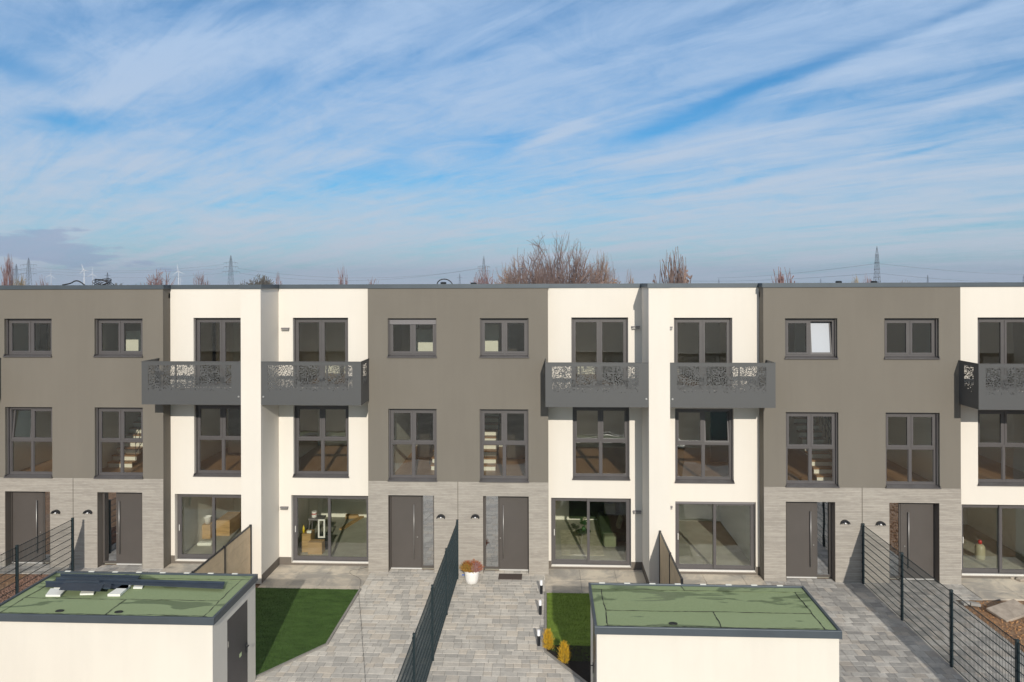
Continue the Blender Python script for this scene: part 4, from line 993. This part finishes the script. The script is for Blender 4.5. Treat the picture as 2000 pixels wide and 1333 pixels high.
# furnished house
a = G(1097, 1084, Zf+.01); b = G(1156, 1036, Zf+.01)
tag(MB().box(a.x, b.x+.25, a.y, b.y, Zf, Zf+.015).build('rug', M_['rug']), 'pale patterned rug in the furnished living room', 'rug')
g = fpt(1192, 1074)
so = empty('sofa', (g.x, g.y, Zf), 'dark green corner sofa in the furnished living room', 'sofa')
MB().box(g.x-.25, g.x+.95, g.y+.5, g.y+3.0, Zf+.08, Zf+.42).build('seat', M_['cloth'], so, bevel=.05)
MB().box(g.x+.60, g.x+.95, g.y+.5, g.y+3.0, Zf+.421, Zf+.85).box(g.x-1.3, g.x+.95, g.y+3.01, g.y+3.4, Zf+.08, Zf+.85).build('backrest', M_['cloth'], so, bevel=.06)
MB().obox((g.x+.42, g.y+1.1, Zf+.6), .14, .42, .42, Matrix.Rotation(.3, 3, 'Y')).obox((g.x+.2, g.y+2.6, Zf+.6), .42, .14, .42, Matrix.Rotation(.3, 3, 'X')).build('cushion', M_['cloth2'], so, bevel=.05)
tag(MB().box(g.x-.22, g.x+.24, g.y, g.y+.46, Zf+.04, Zf+.44).build('pouf', M_['cloth2'], bevel=.09), 'pale green pouf at the near end of the sofa', 'pouf')
g = fpt(1140, 1062)
tb = empty('coffee_table', (g.x, g.y, Zf), 'small round coffee table on the pale rug', 'table')
MB().lathe((g.x, g.y, Zf+.42), [(.25, 0), (.26, .012), (.25, .025), (.001, .025)], 28).build('tabletop', M_['cloth'], tb)
for k in range(3):
    aa = 2.1*k; MB().tube([(g.x+.22*math.cos(aa), g.y+.22*math.sin(aa), Zf+.015), (g.x+.05*math.cos(aa), g.y+.05*math.sin(aa), Zf+.42)], .008, 6).build('leg', M_['steel'], tb)
vs_ = empty('potted_plant', (g.x, g.y, Zf+.446), 'leafy plant with pale flowers on the coffee table', 'potted plant')
MB().lathe((g.x, g.y, Zf+.446), [(.05, 0), (.075, .08), (.05, .15), (.045, .15), (.001, .14)], 18).build('vase', M_['leaf'], vs_, smooth=True)
lf = MB()
for _ in range(60):
    a = random.random()*6.28; e = random.uniform(.3, 1.4); d = Vector((math.cos(a)*math.cos(e), math.sin(a)*math.cos(e), math.sin(e))); p = Vector((g.x, g.y, Zf+.6)); L = random.uniform(.15, .36); w = d.cross(Vector((0, 0, 1))).normalized()*.03
    lf.add([p+d*L*.3, p+d*L*.7+w, p+d*L, p+d*L*.7-w], [(0, 1, 2, 3)])
lf.build('foliage', M_['leaf'], vs_)
bl = MB()
for _ in range(14):
    p = Vector((g.x+.06+random.gauss(0, .05), g.y+random.gauss(0, .05), Zf+.85+random.gauss(0, .08))); bl.obox(p, .03, .03, .03)
bl.build('flower', M_['rug'], vs_)
# right end house
g = fpt(1914, 1092)
gb_ = empty('gas_bottle', (g.x, g.y, Zf), 'olive gas bottle with red cap behind the rightmost patio door', 'gas bottle')
MB().lathe((g.x, g.y, Zf), [(.13, 0), (.145, .04), (.15, .08), (.15, .38), (.12, .46), (.05, .50), (.001, .5)], 24).build('body', M_['cyl'], gb_, smooth=True)
MB().lathe((g.x, g.y, Zf+.50), [(.06, 0), (.06, .09), (.03, .12), (.001, .12)], 16).build('cap', M_['red'], gb_, smooth=True)

# ---------------------------------------------------------------- things on the row's roof
def coil(px, py, Y, r, label, n=9):
    p = W(px, py, Y); mb = MB()
    for _ in range(n):
        tl = random.uniform(-.25, .25); ph = random.random()*6; rr = r*random.uniform(.75, 1.1); ox, oz = random.gauss(0, .05), random.gauss(0, .03)
        q = [(p.x+ox+rr*1.35*math.cos(a), Y+rr*math.sin(a)*.9, p.z+oz+.16*rr/.3*math.sin(a+ph)+tl*rr*math.cos(a)) for a in [2*math.pi*k/22 for k in range(23)]]
        mb.tube(q, .009, 6)
    tag(mb.build('cable_coil', M_['cable']), label, 'cable coil')
coil(201, 553, 1.6, .24, 'tangled coil of black cable on the roof edge at left')
def arc(pxs, Y, r, label):
    tag(MB().tube(smooth_pts([W(a, b, Y) for a, b in pxs]), r, 8).build('hose', M_['cable']), label, 'hose')
arc([(122, 557), (134, 555), (140, 553), (146, 549), (153, 549), (160, 553), (166, 558)], 1.4, .022, 'black hose arching above the roof edge left of the cable coil')
arc([(853, 560), (854, 553), (858, 548), (865, 545.5), (873, 546), (880, 550), (884, 556), (884, 560)], 1.6, .018, 'black hose loop standing up above the middle roof edge')
for i, (px, py, lbl) in enumerate([(866, 554, 'black vent cap inside the hose loop'), (925, 555, 'black vent cap beside the stacked roof boards'), (1638, 552, 'left one of the two black vent caps on the right roof'), (1707, 552, 'right one of the two black vent caps on the right roof')]):
    p = W(px, py, 2.2); o = empty('vent_cap', (p.x, 2.2, 8.862), lbl, 'vent cap', 'black vent caps on the roof')
    MB().tube([(p.x, 2.2, 8.862), (p.x, 2.2, p.z-.02)], .05, 12).build('pipe', M_['dark'], o)
    MB().lathe((p.x, 2.2, p.z-.02), [(.10, 0), (.105, .05), (.08, .07), (.001, .07)], 16).build('cap', M_['dark'], o)
mb = MB(); p = W(907, 554, 3.0)
for k in range(8): mb.obox((p.x+random.gauss(0, .06), 3+random.gauss(0, .05), 8.9+.032*k), random.uniform(.5, .9)*(1-.07*k), .4, .028, Matrix.Rotation(random.gauss(0, .1), 3, 'Z'))
tag(mb.build('board_stack', M_['cardboard']), 'stack of pale boards on the roof beside the bare tree', 'board stack')

# ---------------------------------------------------------------- bare trees behind the row
def bark(n, a, b): return mat(n, a, .9, col2=b, vs=2)
BK = dict(brown=bark('brown twigs', (.29, .205, .17), (.19, .14, .14)), warm=bark('warm twigs', (.40, .28, .20), (.26, .18, .16)), pink=bark('pink twigs', (.38, .24, .22), (.24, .15, .16)), grey=bark('grey twigs', (.22, .20, .17), (.13, .12, .11)), tan=bark('tan twigs', (.42, .34, .22), (.28, .22, .15)))
def tree(px, top, Y, width_px, label, mkey='warm', stems=7, depth=4, spread=.5, upright=.5, low=.35, seed=1, group='bare trees behind the row', tw=.013, name='bare_tree'):
    rnd = random.Random(seed)
    topP = W(px, top, Y); Hh = topP.z; base = Vector((topP.x, Y, 0)); wid = width_px/F*(Y-CAM.y)/2
    par = empty(name, base, label, 'tree', group)
    tk = MB(); cr = MB(); z0 = Hh*low
    if z0 > .5: tk.tube([base, base+Vector((rnd.gauss(0, .1), 0, z0))], Hh*.016+.04, 8, Hh*.012+.03)
    def grow(p, d, L, r, lev):
        n = 3; pts = [p]; dd = d.copy()
        for i in range(n):
            dd = (dd+Vector((rnd.gauss(0, .10), rnd.gauss(0, .10), .10*upright+rnd.gauss(0, .05)))).normalized(); pts.append(pts[-1]+dd*L/n)
        (tk if lev == 0 else cr).tube(pts, r, 5 if lev == 0 else 3, max(tw*.6, r*.62), cap=False)
        if lev >= depth: return
        k = (4, 4, 3, 2, 2)[lev]
        for i in range(k):
            t_ = rnd.uniform(.30, 1.0) if lev else rnd.uniform(.35, 1.0)
            q = pts[0].lerp(pts[-1], t_) if t_ < .99 else pts[-1]
            j = min(int(t_*n), n-1); q = pts[j].lerp(pts[j+1], t_*n-j)
            a = rnd.random()*6.283; s = spread*rnd.uniform(.6, 1.2)
            nd = (dd+Vector((math.cos(a)*s, math.sin(a)*s, rnd.uniform(-.05, .3)*upright))).normalized()
            grow(q, nd, L*rnd.uniform(.50, .72), max(tw, r*rnd.uniform(.45, .6)), lev+1)
        grow(pts[-1], dd, L*rnd.uniform(.5, .65), max(tw, r*.6), lev+1)
    tot = Hh-z0
    for s in range(stems):
        a = 6.283*s/stems+rnd.gauss(0, .3); fan = rnd.uniform(.25, 1)
        # stems fan out towards the crown's width; the outer ones are shorter
        tgt = Vector((math.cos(a)*wid*.62*fan, math.sin(a)*wid*.62*fan, tot*(.70-.16*fan*fan)))
        grow(base+Vector((0, 0, z0*.97)), tgt.normalized(), tgt.length*.66, Hh*.0075+.015, 0)
    (tk if tk.v else MB().tube([base, base+Vector((0, 0, .5))], .05, 5)).build('trunk', BK[mkey], par)
    # fit the crown to its height
    mx = max(v.z for v in cr.v); k = (Hh-z0)/(mx-z0)
    for v in cr.v: v.z = z0+(v.z-z0)*k if v.z > z0 else v.z
    ws = sorted(abs(v.x-base.x) for v in cr.v)[int(len(cr.v)*.985)]
    kx = min(1.6, max(.5, wid/ws))
    cr.v = [Vector((base.x+(v.x-base.x)*kx, base.y+(v.y-base.y)*kx, v.z)) for v in cr.v]
    tko = par.children[0]
    for v in tko.data.vertices:
        v.co.x *= kx; v.co.y *= kx; v.co.z = (z0+(v.co.z-z0)*k if v.co.z > z0 else v.co.z)
    # round the outline: heights per slice follow a dome
    wr = ws*kx; nb = 11; tops = [z0+.5]*nb
    for v in cr.v:
        i = int(min(nb-1, max(0, (v.x-base.x)/wr*.5*nb+nb/2))); tops[i] = max(tops[i], v.z)
    def dome(vx):
        q = min(nb-1.001, max(0, (vx-base.x)/wr*.5*nb+nb/2-.5)); i = int(q); f = q-i
        u = min(1, abs(vx-base.x)/wr); want = (Hh-z0)*(1-.42*u**2.2)
        have = tops[i]*(1-f)+tops[min(nb-1, i+1)]*f-z0
        return min(1.6, max(.7, want/max(.5, have)))
    for v in cr.v:
        if v.z > z0: v.z = z0+(v.z-z0)*dome(v.x)
    k2 = (Hh-z0)/(max(v.z for v in cr.v)-z0)
    for v in cr.v:
        if v.z > z0: v.z = z0+(v.z-z0)*k2
    for v in tko.data.vertices:
        if v.co.z > z0: v.co.z = z0+(v.co.z-z0)*dome(v.co.x+base.x)*k2
    cr.build('crown', BK[mkey], par)
tree(1080, 450, 26, 240, 'largest bare tree with a wide rounded crown right of the picture centre', 'brown', 13, 4, .46, .6, .2, 31, tw=.0095)
tree(1005, 497, 30, 110, 'bare tree with curved twigs at the left foot of the largest tree', 'warm', 5, 4, .6, .5, .3, 5)
tree(948, 520, 34, 90, 'low purple bare shrub overlapping the small pylon', 'pink', 8, 3, .7, .6, .3, 6, name='bare_shrub')
tree(1172, 488, 28, 90, 'thin bare tree at the right foot of the largest tree', 'warm', 5, 4, .45, .7, .25, 7)
tree(1228, 524, 40, 22, 'small lone bare sapling right of the largest tree', 'warm', 2, 3, .4, 1, .4, 8, tw=.02)
tree(1316, 480, 32, 84, 'upright broom shaped bare tree right of the right dividing wall', 'brown', 16, 2, .33, 1.3, .2, 9, tw=.013)
tree(1530, 520, 40, 56, 'broom shaped bare treetop above the left taupe edge of the right block', 'pink', 9, 2, .3, 1.3, .3, 10, tw=.02)
tree(1672, 534, 60, 34, 'dense grey treetop left of the right pylon', 'tan', 8, 3, .5, .6, .3, 11, tw=.03)
tree(1696, 533, 55, 26, 'small reddish treetop touching the right pylon', 'pink', 5, 3, .5, .8, .3, 12, tw=.02)
tree(1765, 545, 80, 60, 'low wide treetop right of the right pylon', 'grey', 6, 3, .7, .4, .3, 13, tw=.03)
tree(671, 515, 34, 26, 'slender red bare tree above the cream house in the middle left', 'pink', 4, 3, .25, 1.4, .35, 14, tw=.014)
tree(728, 540, 60, 54, 'low reddish treetop right of the slender red tree', 'pink', 5, 3, .6, .6, .35, 15, tw=.022)
tree(507, 534, 90, 66, 'dense rounded grey treetop right of the tallest left pylon', 'grey', 16, 4, .6, .4, .3, 16, tw=.028)
tree(546, 530, 50, 22, 'thin pink treetop beside the dense grey one', 'pink', 3, 3, .4, 1, .35, 17, tw=.018)
tree(396, 528, 60, 44, 'sparse bare treetop between turbine and tall pylon', 'pink', 4, 3, .5, .8, .35, 18, tw=.02)
tree(306, 522, 44, 66, 'sparse bare treetop left of the big wind turbine', 'pink', 6, 3, .55, .7, .3, 19, tw=.017)
tree(18, 494, 34, 24, 'tall thin reddish tree at the left edge', 'pink', 3, 3, .25, 1.4, .35, 20, tw=.015)
tree(24, 533, 46, 66, 'bushy tan treetop at the left edge', 'tan', 12, 4, .6, .5, .3, 21, tw=.02)
tree(84, 536, 50, 50, 'sparse pink treetop beside the leftmost pylon', 'pink', 5, 3, .6, .6, .3, 22, tw=.018)
tree(225, 552, 160, 120, 'distant flat dark copse low behind the roof at left', 'grey', 14, 3, .8, .2, .3, 23, tw=.06)

# ---------------------------------------------------------------- pylons, wires, turbines
def pylon(px, top, label, arms=((.62, 8), (.78, 8), (.91, 6)), height=45, w0=6, group='lattice pylons on the horizon', rr=.17, yaw=0, plat=False):
    dist = (height-H)*F/(CY-top-.003*(px-CX)); p = D(px, CY, dist); base = Vector((p.x, p.y, 0))
    par = empty('pylon', base, label, 'pylon', group); mb = MB(); hb = height*.93 if arms else height*.82
    def hw(z): return w0/2*(1-z/height)**.8+.45 if z < hb else .45*max(0, 1-(z-hb)/(height-hb))
    cy, sy = math.cos(yaw), math.sin(yaw)
    def pt(x, y, z): return base+Vector((x*cy-y*sy, x*sy+y*cy, z))
    zs = [0]; 
    while zs[-1] < hb-1.2: zs.append(min(hb, zs[-1]+max(1.8, hw(zs[-1])*2.0)))
    zs.append(height)
    for a, b in ((1, 1), (1, -1), (-1, 1), (-1, -1)): mb.tube([pt(a*hw(z), b*hw(z), z) for z in zs], rr, 4)
    for z, z2 in zip(zs, zs[1:-1]):
        h1, h2 = hw(z), hw(z2)
        for q in (1, -1):
            mb.tube([pt(-h1, q*h1, z), pt(h2, q*h2, z2)], rr*.6, 3); mb.tube([pt(h1, q*h1, z), pt(-h2, q*h2, z2)], rr*.6, 3)
            mb.tube([pt(q*h1, -h1, z), pt(q*h2, h2, z2)], rr*.6, 3)
            mb.tube([pt(-h2, q*h2, z2), pt(h2, q*h2, z2)], rr*.6, 3)
        if plat and int(z/8) != int(z2/8): mb.obox(pt(0, 0, z2), h2*2+.8, h2*2+.8, .5)
    mb.build('tower', M_['lattice'], par)
    out = []
    for f, L in arms:
        z = height*f; h = hw(z); ar = MB()
        for s in (1, -1):
            ar.tube([pt(s*h, 0, z+1.3), pt(s*L, 0, z)], rr*.8, 4); ar.tube([pt(s*h, 0, z-.2), pt(s*L, 0, z)], rr*.8, 4)
            for q in (.35, .7): ar.tube([pt(s*(h+(L-h)*q), 0, z-.1), pt(s*(h+(L-h)*(q-.2)), 0, z+1.0*(1-q)+.2)], rr*.5, 3)
            for q in (1, .6): ar.tube([pt(s*L*q, 0, z), pt(s*L*q, 0, z-2.2)], rr*.7, 4)
            out.append(pt(s*L, 0, z-2.2))
        ar.build('crossarm', M_['lattice'], par)
    return base, out
b1, o1 = pylon(451, 499, 'tallest lattice pylon with three crossarms in the left half', arms=((.56, 12), (.69, 10), (.80, 9.5)), height=50)
b2, o2 = pylon(56, 504, 'lattice pylon near the left edge behind the bare branches', arms=((.55, 12), (.68, 11), (.80, 12)), height=50)
b3, o3 = pylon(945, 500, 'lattice pylon half hidden by the purple shrub', arms=((.58, 9), (.70, 8.5)), height=50)
b4, o4 = pylon(1713, 481, 'narrow lattice pylon seen edge on in the right half', arms=(), height=50, w0=5, plat=True)
b5, o5 = pylon(210, 532, 'small distant pylon above the cable coil', arms=((.62, 11), (.80, 10)), height=50, rr=.3)
b6, o6 = pylon(32, 516, 'second small pylon at the far left', arms=((.62, 9), (.80, 8)), height=50, rr=.22)
b7, o7 = pylon(898, 534, 'small distant pylon left of the stacked roof boards', arms=((.7, 9),), height=50, rr=.3)
b8, o8 = pylon(1404, 543, 'tiny distant pylon right of the broom shaped tree', arms=(), height=50, rr=.5)
b9, o9 = pylon(1812, 537, 'tiny distant pylon right of the edge on pylon', arms=((.7, 10),), height=50, rr=.45)
b10, o10 = pylon(1603, 544, 'tiny distant pylon above the left vent cap', arms=((.7, 10),), height=50, rr=.5)
b11, o11 = pylon(1999, 536, 'lattice pylon cut by the right edge', arms=(), height=50, rr=.35)
def wire(pts, label, sag=0, r=.10):
    mb = MB()
    for a, b in pts:
        q = [a.lerp(b, k/14)-Vector((0, 0, sag*4*(k/14)*(1-k/14))) for k in range(15)]; mb.tube(q, r, 3)
    tag(mb.build('power_line', M_['wire']), label, 'power line', 'power lines between the pylons')
d4 = (b4-CAM).length; d1 = (b1-CAM).length; d3 = (b3-CAM).length
for k, (y0, l) in enumerate(((515, 'upper'), (534, 'lower'))):
    P = D(1713, y0, d4*.99); rr = .16
    wire([(P, D(1400-k*60, 543+k*6, d4*1.9))], f'{l} power line running left from the edge on pylon', 4, rr)
    wire([(P, D(2010, 537+k*16, d4*1.7))], f'{l} power line running right from the edge on pylon', 3, rr)
wire([(o1[0], D(945, 522, d3)), (o1[2], D(945, 522, d3)+Vector((9, 0, 0)))], 'sagging power line between the tall left pylon and the half hidden pylon', 14, .12)
wire([(o1[1], D(56, 530, d1*1.1)), (o1[5], D(56, 521, d1*1.1)), (o1[3], D(-60, 520, d1*1.1))], 'power lines left of the tall left pylon', 8, .12)

def turbine(px, hub, rot, label, hubh=100, blade=45, cut=1):
    dist = (hubh-H)*F/(CY-hub-.003*(px-CX)); p = D(px, CY, dist); x, y = p.x, p.y
    par = empty('wind_turbine', (x, y, 0), label, 'wind turbine', 'white wind turbines on the horizon')
    MB().tube([(x, y, 0), (x, y, hubh)], 3.0, 10, 1.7).build('tower', M_['turbine'], par)
    MB().obox((x, y-2, hubh+1), 4, 9, 4.5).build('nacelle', M_['turbine'], par)
    MB().tube([(x, y-7, hubh+1), (x, y-9.5, hubh+1)], 2.2, 10, .8).build('hub', M_['turbine'], par)
    for k in range(3):
        a = R(rot+120*k); d = Vector((math.sin(a), 0, math.cos(a))); w = Vector((math.cos(a), 0, -math.sin(a))); c = Vector((x, y-8, hubh+1)); mb = MB()
        prof = [(0, 1.3), (.15, 2.6), (.5, 1.7), (1, .5)]
        vs = []
        for t_, h in prof:
            q = c+d*blade*t_
            vs += [q-w*h*.4, q+Vector((0, -.5, 0)), q+w*h, q+Vector((0, .5, 0))]
        mb.add(vs, [(i*4+j, i*4+(j+1) % 4, i*4+4+(j+1) % 4, i*4+4+j) for i in range(3) for j in range(4)]+[(0, 1, 2, 3), (12, 13, 14, 15)])
        mb.build('blade', M_['turbine'], par)
turbine(349, 530.5, -8, 'largest wind turbine with widely spread blades', blade=50)
turbine(352.5, 544, 25, 'smaller wind turbine right behind the largest one', blade=62)
turbine(164.5, 528, -18, 'tall wind turbine right of the left copse', blade=36)
turbine(181.5, 536, 0, 'wind turbine beside the cable coil', blade=55)
turbine(100, 538, 5, 'wind turbine left of the black hose', blade=60)

# ---------------------------------------------------------------- haze
def haze():
    m = bpy.data.materials.new('haze'); m.use_nodes = True; t = NT(m.node_tree); t.n.clear()
    v = t.node('ShaderNodeVolumePrincipled', {'Color': (.72, .82, 1, 1), 'Density': .00013, 'Anisotropy': .2})
    t.l.new(v.outputs[0], t.node('ShaderNodeOutputMaterial').inputs['Volume'])
    o = MB().box(-7000, 7000, -300, 7600, -1.03, 165).build('haze', m); tag(o, 'thin pale air haze over the fields', 'haze', kind='stuff')
if True: haze()
